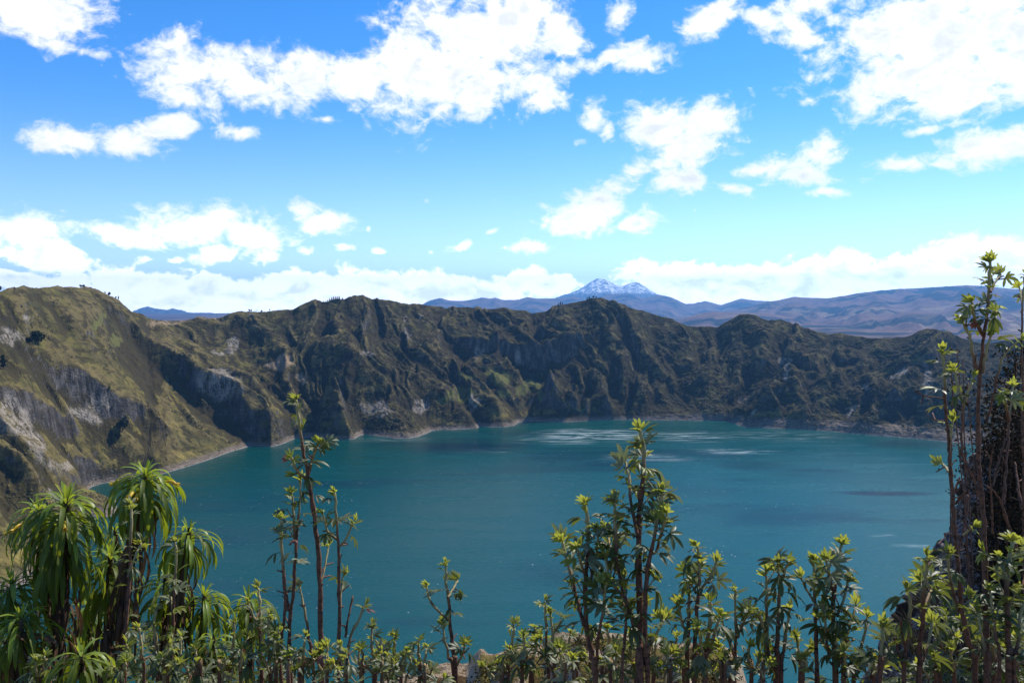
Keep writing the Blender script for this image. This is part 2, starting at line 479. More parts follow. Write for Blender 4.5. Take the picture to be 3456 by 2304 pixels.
# crest lines: photo pixels from top to bottom, heights, width right / left of the way down (a small one is a cliff)
CRESTS = [
    # left wall, spurs falling to the right, cliffs on the near side
    ([(371, 1034), (446, 1096), (491, 1141), (558, 1186), (660, 1253), (714, 1270), (795, 1306), (826, 1360), (893, 1427), (960, 1484)], [18, 28, 38, 46, 64, 76, 74, 60, 44, 20], 16, 110),
    ([(150, 1262), (215, 1274), (270, 1290), (315, 1312), (360, 1337), (420, 1355), (470, 1373), (510, 1410), (540, 1440), (600, 1490)], [10, 28, 36, 36, 40, 40, 38, 32, 22, 6], 9, 90),
    ([(0, 1172), (70, 1180), (150, 1240), (210, 1285), (228, 1350), (250, 1420)], [12, 14, 16, 20, 10, 5], 30, 90),
    ([(0, 1325), (75, 1345), (140, 1370), (200, 1400), (250, 1432), (262, 1462)], [22, 32, 36, 36, 28, 8], 9, 70),
    ([(520, 1075), (560, 1120), (640, 1180), (705, 1220), (775, 1275), (860, 1370), (905, 1410), (960, 1450), (985, 1480)], [8, 20, 24, 24, 26, 30, 26, 22, 8], 36, 60),
    ([(0, 1390), (45, 1440), (100, 1500), (160, 1560), (235, 1610), (285, 1640)], [26, 30, 30, 26, 24, 10], 14, 60),
    ([(0, 1520), (50, 1545), (90, 1590), (140, 1660), (190, 1700)], [30, 36, 36, 26, 10], 14, 55),
    ([(235, 1530), (270, 1545), (310, 1570), (350, 1620)], [14, 22, 20, 6], 10, 40),
    ([(410, 1480), (450, 1510), (520, 1580), (560, 1596)], [10, 12, 12, 3], 16, 30),
    ([(340, 1020), (300, 1060), (265, 1110), (290, 1160), (330, 1190)], [10, 22, 28, 26, 10], 40, 30),
    ([(335, 1060), (330, 1120), (345, 1180), (380, 1225)], [10, 18, 24, 14], 22, 30),
    ([(150, 985), (200, 1040), (250, 1090), (260, 1140)], [6, 16, 20, 10], 34, 50),
    # middle mountain
    ([(1052, 1163), (1123, 1172), (1177, 1204), (1230, 1244), (1270, 1275), (1315, 1306), (1380, 1350)], [24, 44, 46, 40, 34, 26, 10], 60, 70),
    ([(1123, 1324), (1090, 1360), (1062, 1400)], [40, 30, 8], 22, 34),
    ([(1123, 1324), (1150, 1380), (1180, 1440), (1196, 1478)], [40, 36, 26, 6], 40, 26),
    ([(880, 1100), (940, 1150), (1000, 1200), (960, 1290), (1010, 1350)], [12, 26, 22, 16, 8], 40, 40),
    ([(1080, 1020), (1110, 1060), (1170, 1110), (1240, 1180), (1310, 1240)], [4, 12, 16, 16, 10], 40, 50),
    ([(1500, 1065), (1480, 1120), (1440, 1180), (1400, 1240)], [4, 14, 16, 8], 45, 45),
    ([(1380, 1240), (1440, 1290), (1500, 1340), (1540, 1390)], [10, 20, 22, 6], 45, 55),
    ([(1500, 1230), (1560, 1260), (1600, 1310), (1660, 1360), (1690, 1400)], [8, 20, 24, 22, 8], 34, 60),
    ([(1560, 1380), (1590, 1410), (1620, 1430)], [16, 16, 4], 26, 40),
    # shelf with its long dark cliff
    ([(1534, 1137), (1605, 1147), (1704, 1157), (1793, 1165), (1850, 1165), (1907, 1154), (2000, 1138)], [16, 34, 44, 48, 46, 40, 14], 10, 120),
    ([(1625, 1241), (1690, 1240), (1705, 1255)], [14, 20, 14], 9, 40),
    ([(1600, 1180), (1680, 1200), (1720, 1230), (1760, 1290), (1810, 1340)], [14, 22, 24, 18, 6], 26, 40),
    ([(1670, 1270), (1700, 1310), (1730, 1370)], [24, 26, 8], 34, 40),
    ([(1855, 1306), (1830, 1340), (1815, 1370)], [44, 24, 6], 36, 36), ([(1855, 1306), (1880, 1340), (1900, 1372)], [44, 24, 6], 36, 36),
    ([(1925, 1342), (1905, 1368), (1895, 1380)], [26, 14, 4], 26, 26), ([(1925, 1342), (1945, 1366), (1960, 1380)], [26, 14, 4], 26, 26),
    ([(1748, 1352), (1752, 1375)], [18, 8], 20, 20), ([(1790, 1360), (1795, 1378)], [18, 8], 20, 20), ([(1975, 1352), (1985, 1378)], [22, 8], 24, 24),
    # right of the middle: the pointed summit
    ([(2045, 1014), (2068, 1034), (2121, 1096), (2144, 1145), (2179, 1181), (2215, 1217), (2246, 1253)], [4, 14, 22, 28, 32, 32, 14], 26, 50),
    ([(2014, 1046), (2045, 1092), (2068, 1168), (2095, 1221), (2130, 1284), (2170, 1340), (2190, 1370)], [10, 24, 26, 24, 22, 16, 4], 34, 50),
    ([(1880, 1060), (1900, 1110), (1912, 1150)], [10, 16, 8], 40, 40),
    ([(1960, 1250), (2030, 1300), (2060, 1350), (2085, 1372), (2098, 1400)], [8, 30, 36, 34, 20], 40, 18),
    ([(2225, 1170), (2240, 1200), (2250, 1215)], [14, 20, 6], 24, 24), ([(2190, 1260), (2210, 1300), (2240, 1340)], [10, 20, 8], 26, 30),
    ([(2270, 1220), (2255, 1260), (2245, 1290)], [10, 18, 8], 28, 24),
    ([(2330, 1180), (2360, 1240), (2380, 1290), (2370, 1340)], [10, 22, 20, 8], 60, 60),
    ([(2520, 1070), (2550, 1100), (2575, 1140), (2560, 1200), (2545, 1260)], [4, 14, 20, 18, 8], 50, 40),
    ([(2620, 1085), (2600, 1130), (2585, 1170), (2570, 1210)], [6, 14, 16, 8], 40, 40),
    ([(2670, 1248), (2600, 1295), (2520, 1340), (2447, 1391)], [40, 34, 24, 6], 46, 44), ([(2670, 1248), (2700, 1310), (2730, 1370), (2745, 1400)], [40, 34, 22, 6], 46, 44),
    ([(2586, 1329), (2555, 1362), (2523, 1391)], [34, 22, 6], 28, 28), ([(2586, 1329), (2620, 1362), (2648, 1391)], [34, 22, 6], 28, 28),
    ([(2815, 1126), (2780, 1170), (2730, 1230), (2700, 1260)], [8, 22, 24, 10], 50, 40),
    ([(2820, 1275), (2780, 1330), (2750, 1400)], [24, 26, 8], 46, 46), ([(2820, 1275), (2870, 1330), (2900, 1390)], [24, 20, 8], 40, 46),
    ([(3000, 1150), (2960, 1200), (2900, 1260), (2840, 1300)], [8, 18, 20, 8], 40, 50),
    ([(3150, 1150), (3120, 1200), (3060, 1260), (2990, 1330), (2950, 1390)], [10, 30, 36, 34, 12], 90, 40),
    ([(3260, 1160), (3230, 1250), (3180, 1330), (3130, 1420)], [8, 24, 26, 8], 70, 50),
]
_cr = []
for ci, (pts, hs_, wr, wl) in enumerate(CRESTS):
    if ci > 11:
        hs_ = [1.35 * q for q in hs_]
    xy = np.array([hit(px, py, h) for (px, py), h in zip(pts, hs_)])
    _cr.append((xy, np.array(hs_, float) * 1.2, wr, wl))
CC = np.array([60.0, 1500.0])      # middle of the lake


def wall_h(a, r):
    """height of the crater wall at polar plan position a, r"""
    x, y = r * np.sin(a), r * np.cos(a)
    z, t = base_h(a, r)
    env = np.clip(t * 5, 0, 1) * np.clip((1.06 - t) * 6, 0.06, 1)
    wob = np.interp(a, [R(-20), R(-12)], [8, 13])
    wx = x + wob * fbm(x / 150, y / 150, 3, 91) + 3 * fbm(x / 25, y / 25, 2, 93)
    wy = y + wob * fbm(x / 150, y / 150, 3, 92) + 3 * fbm(x / 25, y / 25, 2, 94)
    add = np.zeros_like(z)
    for xy, hs_, wr, wl in _cr:
        reach = 3.2 * max(wr, wl) + 40
        lo, hi = xy.min(0) - reach, xy.max(0) + reach
        m = (wx > lo[0]) & (wx < hi[0]) & (wy > lo[1]) & (wy < hi[1])
        if not m.any():
            continue
        qx, qy = wx[m], wy[m]
        best = np.full(qx.shape, 1e9)
        hh = np.zeros(qx.shape)
        sd = np.zeros(qx.shape)
        for i in range(len(xy) - 1):
            p, q = xy[i], xy[i + 1]
            e = q - p
            L2 = float(e @ e) + 1e-6
            s = np.clip(((qx - p[0]) * e[0] + (qy - p[1]) * e[1]) / L2, 0, 1)
            dx, dy = qx - (p[0] + s * e[0]), qy - (p[1] + s * e[1])
            d = np.hypot(dx, dy)
            k = d < best
            best[k] = d[k]
            hh[k] = (hs_[i] + s * (hs_[i + 1] - hs_[i]))[k]
            side = (qx - p[0]) * e[1] - (qy - p[1]) * e[0]
            sd[k] = np.sign(side)[k]
        w = np.where(sd > 0, wr, wl)
        f = hh * np.exp(-(best / w) ** 1.4)
        add[m] = np.maximum(add[m], f) + 0.35 * np.minimum(add[m], f)
    z = z + add * np.clip(t * 14, 0, 1) * np.clip((1.03 - t) * 9, 0, 1)
    # gullies running down to the water
    dx, dy = wx - CC[0], wy - CC[1]
    th, rho = np.arctan2(dy, dx), np.hypot(dx, dy)
    wt_ = 0.10 * fbm(x / 260, y / 260, 3, 33)
    g = ridged((th + wt_) * 9, rho / 420, 4, 11, 0.5) - 1.0
    g2 = ridged((th + 1.3 * wt_) * 27, rho / 200, 3, 23, 0.5) - 0.9
    calm = np.interp(a, [R(-22), R(-14)], [0.4, 1.0])
    z = z + env * calm * (24 * g + 4.5 * g2)
    z = z + env * (np.interp(a, [R(-22), R(-14)], [4.5, 9.0]) * fbm(x / 95, y / 95, 4, 5) + 2.2 * (ridged(wx / 48, wy / 48, 4, 61) - 0.9) + 2.2 * fbm(x / 17, y / 17, 3, 6) * np.interp(a, [R(-22), R(-14)], [0.5, 1.0]))
    z = z + np.clip(t * 30, 0, 1) * np.clip(1.3 - t, 0.2, 1) * 2.0 * (ridged(x / 13, y / 13, 3, 7) - 0.9)
    # near headland on the left
    ppx = 1728 + F * np.tan(a)
    s = np.clip((383 - ppx) / 120.0, 0, 1)
    head = 36 * s ** 0.75 * (1 - ((r * np.cos(a) - 1340) / 62) ** 2) + 2 * fbm(x / 12, y / 12, 3, 8) - 1.5
    head = np.where((s > 0) & (ppx > 240), head, -18)
    z = np.maximum(z, head)
    return z


NA, NR = 1420, 430
ga = np.radians(np.linspace(-47, 47, NA))
rs_ = np.interp(ga, _sa, _sr)
rr_ = np.interp(ga, _ra, _rr)
gpx = 1728 + F * np.tan(ga)
start = np.minimum(rs_, np.interp(gpx, [150, 235, 400, 520, 640], [9999, 1300, 1300, 1440, 9999])) - 45
start = np.convolve(np.pad(start, 8, mode='edge'), np.ones(17) / 17, mode='valid')
tt = np.concatenate([np.linspace(0, 1, NR - 40), 1 + np.linspace(0.02, 1, 40) ** 1.3 * 0.6])
rad = start[None, :] + tt[:, None] * (rr_ - start)[None, :]
AA = np.broadcast_to(ga[None, :], rad.shape)
ZZ = wall_h(AA, rad)
XX, YY = rad * np.sin(AA), rad * np.cos(AA)
verts = np.stack([XX.ravel(), YY.ravel(), ZZ.ravel()], 1)


def wall_z(x, y):
    return float(wall_h(np.array([math.atan2(x, y)]), np.array([math.hypot(x, y)]))[0])


# patches of other ground: (photo px, py, half width, half height, tilt, kind) 0 bare pale rock, 1 meadow green, 2 dry yellow grass
PATCH = [
    (1720, 1392, 180, 18, 0, 2), (1500, 1425, 100, 16, 10, 2), (2580, 1402, 220, 14, 0, 2), (1680, 1330, 60, 20, 20, 2),
    (55, 1420, 50, 52, 35, 0), (110, 1480, 60, 22, 40, 0), (20, 1400, 40, 70, 20, 0), (170, 1560, 60, 14, 35, 0), (215, 1575, 30, 16, 0, 0), (45, 1130, 40, 9, 30, 0), (95, 1070, 16, 10, 30, 0), (30, 1150, 26, 16, 40, 0),
    (285, 1400, 60, 20, 25, 0), (250, 1265, 50, 6, 20, 0), (740, 1295, 80, 50, 15, 0), (330, 1360, 40, 30, 10, 0),
    (780, 1170, 16, 34, 10, 0), (735, 1190, 26, 8, 20, 0), (960, 1215, 34, 26, 0, 3), (1020, 1275, 16, 16, 0, 3), (930, 1235, 34, 14, 10, 3), (700, 1072, 60, 6, 0, 3), (830, 1060, 60, 8, 0, 2), (560, 1090, 60, 6, 0, 3), (840, 1064, 16, 4, 0, 0),
    (1368, 1100, 5, 40, -8, 0), (1380, 1135, 7, 14, 0, 0), (1417, 1068, 4, 8, 0, 0), (1270, 1380, 50, 26, 10, 0), (1420, 1370, 30, 26, 0, 0), (1600, 1360, 14, 30, 0, 0), (1615, 1195, 16, 18, 0, 0), (1750, 1210, 12, 26, 0, 0), (1240, 1190, 22, 8, 10, 0),
    (1830, 1340, 16, 22, 0, 1), (1765, 1315, 22, 24, 10, 1), (1580, 1270, 40, 10, 10, 1), (1700, 1330, 26, 14, 0, 1), (1495, 1350, 20, 14, 0, 1), (1800, 1295, 30, 14, 20, 1), (1980, 1383, 40, 8, 0, 1), (1680, 1275, 50, 26, 15, 1), (1560, 1330, 50, 26, 0, 1),
    (1855, 1340, 40, 30, 0, 2), (1925, 1365, 34, 20, 0, 2), (1860, 1395, 60, 8, 0, 2), (1670, 1400, 70, 14, 0, 2), (1160, 1430, 50, 30, 40, 2), (1280, 1470, 60, 20, 0, 2),
    (2650, 1220, 26, 12, 0, 0), (2540, 1390, 20, 8, -30, 0), (2925, 1308, 12, 12, 0, 0), (2880, 1370, 26, 6, -20, 3), (2510, 1350, 20, 8, -20, 3), (3040, 1260, 40, 10, -35, 0), (3130, 1290, 12, 40, 10, 0), (2870, 1385, 8, 24, 20, 0), (2650, 1240, 14, 40, 0, 0),
    (880, 1480, 40, 20, 50, 2), (930, 1380, 60, 16, 45, 2), (600, 1540, 120, 30, -8, 2), (450, 1570, 120, 30, -10, 2), (330, 1600, 60, 30, -10, 2), (560, 1420, 110, 20, 35, 2), (700, 1400, 110, 24, 38, 2), (260, 1230, 130, 16, 35, 2), (300, 1450, 90, 24, 40, 2), (60, 1880, 110, 90, 0, 2), (330, 1090, 10, 40, 30, 1), (390, 1150, 20, 20, 0, 1), (430, 1060, 40, 8, 40, 2),
    (580, 1160, 60, 10, 40, 2), (190, 1680, 40, 10, 50, 0), (30, 1640, 40, 40, 0, 2), (640, 1230, 60, 8, 38, 2),
]
def blur(zz, n):
    k = np.ones(n) / n
    q = np.apply_along_axis(lambda v: np.convolve(np.pad(v, n // 2, mode='edge'), k, mode='valid'), 0, zz)
    return np.apply_along_axis(lambda v: np.convolve(np.pad(v, n // 2, mode='edge'), k, mode='valid'), 1, q)


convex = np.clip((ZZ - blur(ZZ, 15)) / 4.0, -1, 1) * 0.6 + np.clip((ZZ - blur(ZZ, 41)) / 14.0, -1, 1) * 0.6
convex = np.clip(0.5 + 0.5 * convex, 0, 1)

pp = np.zeros((len(verts), 4), dtype=np.float32)
cd_, sd_ = math.cos(PITCH), math.sin(PITCH)
fy = verts[:, 1] * cd_ - (verts[:, 2] - EYE) * sd_
fz = verts[:, 1] * sd_ + (verts[:, 2] - EYE) * cd_
pxa = 1728 + F * verts[:, 0] / fy
pya = 1152 - F * fz / fy
jx = pxa + 14 * fbm(verts[:, 0] / 30, verts[:, 1] / 30, 3, 41)
jy = pya + 10 * fbm(verts[:, 0] / 30, verts[:, 1] / 30, 3, 42)
for cx, cy, hw, hh, tl, kd in PATCH:
    if hw == 0:
        continue
    c, s = math.cos(R(tl)), math.sin(R(tl))
    u = ((jx - cx) * c + (jy - cy) * s) / hw
    v = (-(jx - cx) * s + (jy - cy) * c) / hh
    w = np.clip((1.15 - np.hypot(u, v)) * 3, 0, 1)
    if kd == 2:
        w = np.clip(1.2 - np.hypot(u, v), 0, 1)
    if kd == 3:
        pp[:, 3] = np.maximum(pp[:, 3], w)
    else:
        pp[:, kd] = np.maximum(pp[:, kd], w)

# --- wall material
m_wall, t, out = new_mat('crater_ground')
geo = t.new('ShaderNodeNewGeometry')
pos = geo.outputs['Position']
sepn = t.new('ShaderNodeSeparateXYZ')
t.link(geo.outputs['Normal'], sepn.inputs[0])
sepp = t.new('ShaderNodeSeparateXYZ')
t.link(pos, sepp.inputs[0])
att = t.new('ShaderNodeAttribute', attribute_name='patch')
sa = t.new('ShaderNodeSeparateColor')
t.link(att.outputs['Color'], sa.inputs[0])
nA = t.noise(pos, 0.012, 6, 0.6, 0.5)
nB = t.noise(pos, 0.05, 6, 0.62)
nC = t.noise(pos, 0.25, 4, 0.6)
nD = t.noise(t.mapping(pos, scale=(1, 1, 3)), 0.02, 5, 0.6, 1.0)
grass = t.mix(t.smooth(nB, 0.35, 0.68), (0.082, 0.074, 0.020), (0.170, 0.138, 0.038))
grass = t.mix(t.smooth(nA, 0.40, 0.62), grass, (0.046, 0.046, 0.018))
# the left wall is drier, the far wall shrubbier, dark shrub standing partly for cloud shadow
dryx = t.smooth(sepp.outputs[0], -900, -420, 1.0, 0.0)
dryf = t.math('MULTIPLY', t.math('MAXIMUM', t.math('MULTIPLY', dryx, t.smooth(sepp.outputs[2], 60, 240, 0.75, 0.22)), sa.outputs[2]), t.smooth(nB, 0.30, 0.62))
grass = t.mix(dryf, grass, (0.31, 0.235, 0.062))
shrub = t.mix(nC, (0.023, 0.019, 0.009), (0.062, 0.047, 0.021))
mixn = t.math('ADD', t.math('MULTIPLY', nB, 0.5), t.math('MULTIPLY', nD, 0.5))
mixn = t.math('ADD', mixn, t.smooth(sepp.outputs[0], -560, -150, 0.0, 0.030))     # extra dark shrub also puts cloud shadow into the far wall's colour
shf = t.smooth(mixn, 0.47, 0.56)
cvx = t.new('ShaderNodeAttribute', attribute_name='convex').outputs['Fac']
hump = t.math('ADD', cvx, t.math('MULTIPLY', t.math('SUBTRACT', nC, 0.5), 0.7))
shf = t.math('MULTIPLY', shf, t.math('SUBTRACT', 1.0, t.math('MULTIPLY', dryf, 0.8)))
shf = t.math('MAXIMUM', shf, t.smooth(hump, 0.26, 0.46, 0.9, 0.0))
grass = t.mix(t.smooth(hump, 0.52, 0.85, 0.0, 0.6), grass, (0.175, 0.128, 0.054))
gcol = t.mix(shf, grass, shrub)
gcol = t.mix(t.math('MULTIPLY', sa.outputs[1], t.smooth(nB, 0.3, 0.5)), gcol, (0.125, 0.122, 0.034))
# rock with hanging streaks and beds
st = t.noise(t.mapping(pos, scale=(1, 1, 0.16)), 0.09, 5, 0.65, 0.4)
bd = t.noise(t.mapping(pos, scale=(0.15, 0.15, 2.2)), 0.10, 4, 0.6, 0.6)
rk = t.mix(t.smooth(st, 0.38, 0.66), (0.042, 0.037, 0.032), (0.150, 0.130, 0.110))
rk = t.mix(t.math('MULTIPLY', t.smooth(bd, 0.48, 0.62), 0.6), rk, (0.075, 0.058, 0.042))
rk = t.mix(t.math('MULTIPLY', t.smooth(nB, 0.52, 0.62), 0.7), rk, shrub)
steep = t.math('ADD', sepn.outputs[2], t.math('MULTIPLY', t.math('SUBTRACT', nB, 0.5), 0.35))
rf = t.smooth(steep, 0.28, 0.43, 1.0, 0.0)
col = t.mix(rf, gcol, rk)
pale = t.mix(nC, (0.21, 0.175, 0.135), (0.40, 0.335, 0.265))
pf = t.math('MULTIPLY', sa.outputs[0], t.smooth(t.math('ADD', t.math('MULTIPLY', st, 0.6), t.math('MULTIPLY', nC, 0.4)), 0.40, 0.58))
col = t.mix(pf, col, pale)
tan = t.mix(nB, (0.22, 0.15, 0.085), (0.34, 0.25, 0.15))
col = t.mix(t.math('MULTIPLY', att.outputs['Alpha'], t.smooth(nC, 0.2, 0.4)), col, tan)
# bleached ring of rock above the water line
zz = t.math('ADD', sepp.outputs[2], t.math('MULTIPLY', t.math('SUBTRACT', nB, 0.5), 14.0))
zz = t.math('SUBTRACT', zz, t.smooth(sepp.outputs[0], 350, 750, 0.0, 15.0))
ring = t.smooth(zz, 5.0, 15.0, 1.0, 0.0)
lines = t.noise(t.mapping(pos, scale=(0.03, 0.03, 1.3)), 0.9, 3, 0.6)
rcol = t.mix(t.smooth(lines, 0.4, 0.6), (0.11, 0.083, 0.062), (0.29, 0.23, 0.175))
rcol = t.mix(t.smooth(nC, 0.5, 0.62), rcol, (0.12, 0.085, 0.04))
col = t.mix(ring, col, rcol)
edge = t.smooth(t.math('ADD', sepp.outputs[2], t.math('MULTIPLY', t.math('SUBTRACT', nC, 0.5), 3.0)), 0.6, 2.4, 1.0, 0.0)
col = t.mix(t.math('MULTIPLY', edge, 0.45), col, (0.30, 0.28, 0.26))
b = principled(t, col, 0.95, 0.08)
hgt = t.math('ADD', t.math('MULTIPLY', nB, 0.6), t.math('MULTIPLY', nC, 0.35))
t.link(bump(t, hgt, 0.9, 9.0), b.inputs['Normal'])
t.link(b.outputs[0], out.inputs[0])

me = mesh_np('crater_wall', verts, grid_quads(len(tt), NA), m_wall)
attr_color(me, 'patch', pp)
at_ = me.attributes.new('convex', 'FLOAT', 'POINT')
at_.data.foreach_set('value', convex.ravel().astype(np.float32))
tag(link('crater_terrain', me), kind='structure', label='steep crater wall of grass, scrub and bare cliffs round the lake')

# --- scrub on the walls, one mass nobody could count
NB_ = 52000
ii = RNG.integers(0, NA - 1, NB_ * 4)
jj = RNG.integers(0, NR - 42, NB_ * 4)
dz = np.hypot(np.gradient(ZZ, axis=0)[jj, ii], 0)
bx, by, bz = XX[jj, ii], YY[jj, ii], ZZ[jj, ii]
dn = fbm(bx / 70, by / 70, 4, 77) + 0.5 * fbm(bx / 20, by / 20, 2, 78) + np.where(bx < -600, -0.35, 0.0)
keep = (bz > 9) & (dn > 0.05) & (np.degrees(np.abs(ga[ii])) < 36)
keep &= (pp[:, 0] + pp[:, 1] + pp[:, 3])[(jj * NA + ii)] < 0.4
bx, by, bz = bx[keep][:NB_], by[keep][:NB_], bz[keep][:NB_]
n = len(bx)
octv = np.array([(1, 0, 0), (0.3, 0.95, 0), (-0.8, 0.6, 0), (-0.8, -0.6, 0), (0.3, -0.95, 0), (0, 0, 1), ], float)
octf = np.array([(0, 1, 5), (1, 2, 5), (2, 3, 5), (3, 4, 5), (4, 0, 5)])
sz = RNG.uniform(0.8, 2.1, n) * np.where(RNG.random(n) < 0.06, 1.7, 1.0)
rot = RNG.uniform(0, 6.28, n)
vv = octv[None] * (1 + RNG.uniform(-.3, .3, (n, 6, 3))) * sz[:, None, None]
vx = vv[..., 0] * np.cos(rot)[:, None] - vv[..., 1] * np.sin(rot)[:, None] + bx[:, None]
vy = vv[..., 0] * np.sin(rot)[:, None] + vv[..., 1] * np.cos(rot)[:, None] + by[:, None]
vz = vv[..., 2] * 1.15 - 0.5 + bz[:, None]
vsc = np.stack([vx, vy, vz], -1).reshape(-1, 3)
fsc = (octf[None] + (np.arange(n) * 6)[:, None, None]).reshape(-1, 3)
m_scrub, t, out = new_mat('scrub_leaves')
geo = t.new('ShaderNodeNewGeometry')
rp = geo.outputs['Random Per Island']
c = t.mix(rp, (0.010, 0.014, 0.006), (0.085, 0.070, 0.028))
b = principled(t, c, 0.9, 0.1)
t.link(b.outputs[0], out.inputs[0])
tag(link('scrub', mesh_np('scrub', vsc, fsc, m_scrub)), kind='stuff', label='dark scrub dotted over the crater walls')

# ================================================================== LAKE
m_water, t, out = new_mat('lake_water')
geo = t.new('ShaderNodeNewGeometry')
pos = geo.outputs['Position']
sp = t.new('ShaderNodeSeparateXYZ')
t.link(pos, sp.inputs[0])
big = t.noise(t.mapping(pos, scale=(0.0016, 0.0045, 1)), 1.0, 4, 0.55, 0.7)
lane = t.noise(t.mapping(pos, scale=(0.0035, 0.022, 1), rot=(0, 0, R(6))), 1.0, 6, 0.62, 0.5)
deep = t.mix(t.smooth(sp.outputs[0], -700, 900), (0.0, 0.050, 0.041), (0.010, 0.102, 0.108))  # lighter towards the right: cloud reflection put into the water colour
deep = t.mix(t.math('MULTIPLY', t.smooth(sp.outputs[1], 1500, 2300), 0.75), deep, (0.001, 0.045, 0.034))
deep = t.mix(t.math('MULTIPLY', t.smooth(big, 0.52, 0.66), 0.55), deep, (0.003, 0.030, 0.040))


def spot(px, py, hw, hd):
    d0 = shore_depth(py)
    c0 = P(px, py, d0)
    m = t.mapping(pos, scale=(hw * d0 / F, hd, 1e6), loc=(c0.x, c0.y, 0), typ='TEXTURE')
    ln = t.new('ShaderNodeVectorMath', operation='LENGTH')
    t.link(m, ln.inputs[0])
    return t.smooth(ln.outputs['Value'], 0.25, 1.0, 1.0, 0.0)


# wind streaks of broken ripples
streak = None
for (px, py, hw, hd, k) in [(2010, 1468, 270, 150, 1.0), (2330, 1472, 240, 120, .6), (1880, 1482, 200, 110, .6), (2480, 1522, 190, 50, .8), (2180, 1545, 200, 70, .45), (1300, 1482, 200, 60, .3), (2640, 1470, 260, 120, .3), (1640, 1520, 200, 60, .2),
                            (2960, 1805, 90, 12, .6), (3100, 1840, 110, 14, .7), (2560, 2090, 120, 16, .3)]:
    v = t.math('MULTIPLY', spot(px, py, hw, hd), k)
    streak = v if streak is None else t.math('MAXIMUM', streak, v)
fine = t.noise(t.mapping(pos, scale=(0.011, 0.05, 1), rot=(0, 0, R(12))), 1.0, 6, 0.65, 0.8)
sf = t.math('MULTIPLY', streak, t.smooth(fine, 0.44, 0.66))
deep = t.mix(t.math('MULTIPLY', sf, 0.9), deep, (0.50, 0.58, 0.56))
# darker calm slicks, and the cloud shadow on the far water painted in
dark = None
for (px, py, hw, hd, k) in [(1560, 1503, 330, 150, .95), (2060, 1575, 180, 70, .6), (2540, 1570, 180, 80, .5), (2750, 1600, 200, 50, .45), (2980, 1664, 240, 30, .95), (2750, 1588, 170, 36, .5), (1400, 1495, 220, 120, .6), (3050, 1500, 200, 80, .5)]:
    v = t.math('MULTIPLY', spot(px, py, hw, hd), k)
    dark = v if dark is None else t.math('MAXIMUM', dark, v)
dk = t.math('MULTIPLY', dark, t.smooth(lane, 0.34, 0.58))
deep = t.mix(dk, deep, (0.002, 0.022, 0.034))
# sun sparkles on the waves, painted as small white specks
vc = t.new('ShaderNodeTexVoronoi', feature='F1')
t.link(pos, vc.inputs['Vector'])
vc.inputs['Scale'].default_value = 0.11
cap = t.math('LESS_THAN', vc.outputs['Distance'], 0.10)
cap = t.math('MULTIPLY', cap, t.smooth(big, 0.42, 0.60))
cap = t.math('MULTIPLY', cap, t.smooth(w3 := t.noise(pos, 0.03, 3, 0.6), 0.50, 0.62))
deep = t.mix(t.math('MULTIPLY', cap, 0.7), deep, (0.8, 0.85, 0.85))
b = principled(t, deep, 0.2, 0.2)
b.inputs['IOR'].default_value = 1.33
rg = t.math('ADD', 0.16, t.math('MULTIPLY', t.smooth(lane, 0.35, 0.65), 0.14))
rg = t.math('SUBTRACT', rg, t.math('MULTIPLY', dk, 0.10))
t.link(rg, b.inputs['Roughness'])
w1 = t.noise(t.mapping(pos, scale=(1, 1.6, 1)), 0.16, 5, 0.6)
w2 = t.noise(pos, 1.4, 3, 0.6)
hw_ = t.math('ADD', t.math('MULTIPLY', w1, 1.0), t.math('MULTIPLY', w2, 0.22))
t.link(bump(t, hw_, 1.0, 0.55), b.inputs['Normal'])
t.link(b.outputs[0], out.inputs[0])
na = 160
ang = np.linspace(0, 2 * np.pi, na, endpoint=False)
lv = [(100, 1300, 0)] + [(100 + 2600 * math.sin(x), 1300 + 1900 * math.cos(x), 0) for x in ang]
lf = np.array([(0, 1 + (k + 1) % na, 1 + k) for k in range(na)])
tag(link('lake_water', mesh_np('lake', np.array(lv), lf, m_water)), kind='structure', label='deep teal crater lake with pale wind streaks')

# ================================================================== DISTANT RANGES
RANGE_A = [(1700, 1180), (2000, 1130), (2300, 1085), (2500, 1040), (2600, 1017), (2640, 1010), (2676, 1001), (2720, 1004), (2794, 1006), (2850, 998), (2896, 989), (2960, 982), (3018, 976), (3100, 972), (3191, 967), (3230, 964), (3263, 962), (3324, 966), (3456, 978), (3700, 990), (4300, 1020), (5200, 1040)]
RANGE_B = [(1000, 1100), (1300, 1070), (1400, 1038), (1415, 1032), (1449, 1014), (1485, 1005), (1520, 1014), (1561, 1015), (1600, 1010), (1628, 1003), (1654, 1007), (1672, 1004), (1699, 1012), (1750, 1011), (1779, 1002), (1811, 1007), (1880, 1007), (1938, 1000), (1974, 1009), (2010, 1005),
           (2050, 993), (2080, 992), (2121, 991), (2150, 999), (2170, 1006), (2195, 1002), (2224, 994), (2264, 1002), (2290, 1014), (2313, 1025), (2345, 1024), (2359, 1017), (2364, 1020), (2380, 1015), (2410, 1023), (2434, 1029), (2470, 1017), (2500, 1007), (2550, 1014), (2626, 1017), (2680, 1008), (2760, 1008), (3000, 1010), (3500, 1020)]
RANGE_C = [(1900, 1150), (2150, 1120), (2287, 1083), (2320, 1068), (2358, 1058), (2403, 1050), (2470, 1054), (2530, 1052), (2600, 1056), (2700, 1075), (2900, 1100), (3200, 1120), (3600, 1140)]


def ridge_tab(pts, depth):
    q = [P(x, y, depth) for x, y in pts]
    return [math.atan2(p.x, p.y) for p in q], [p.z for p in q]


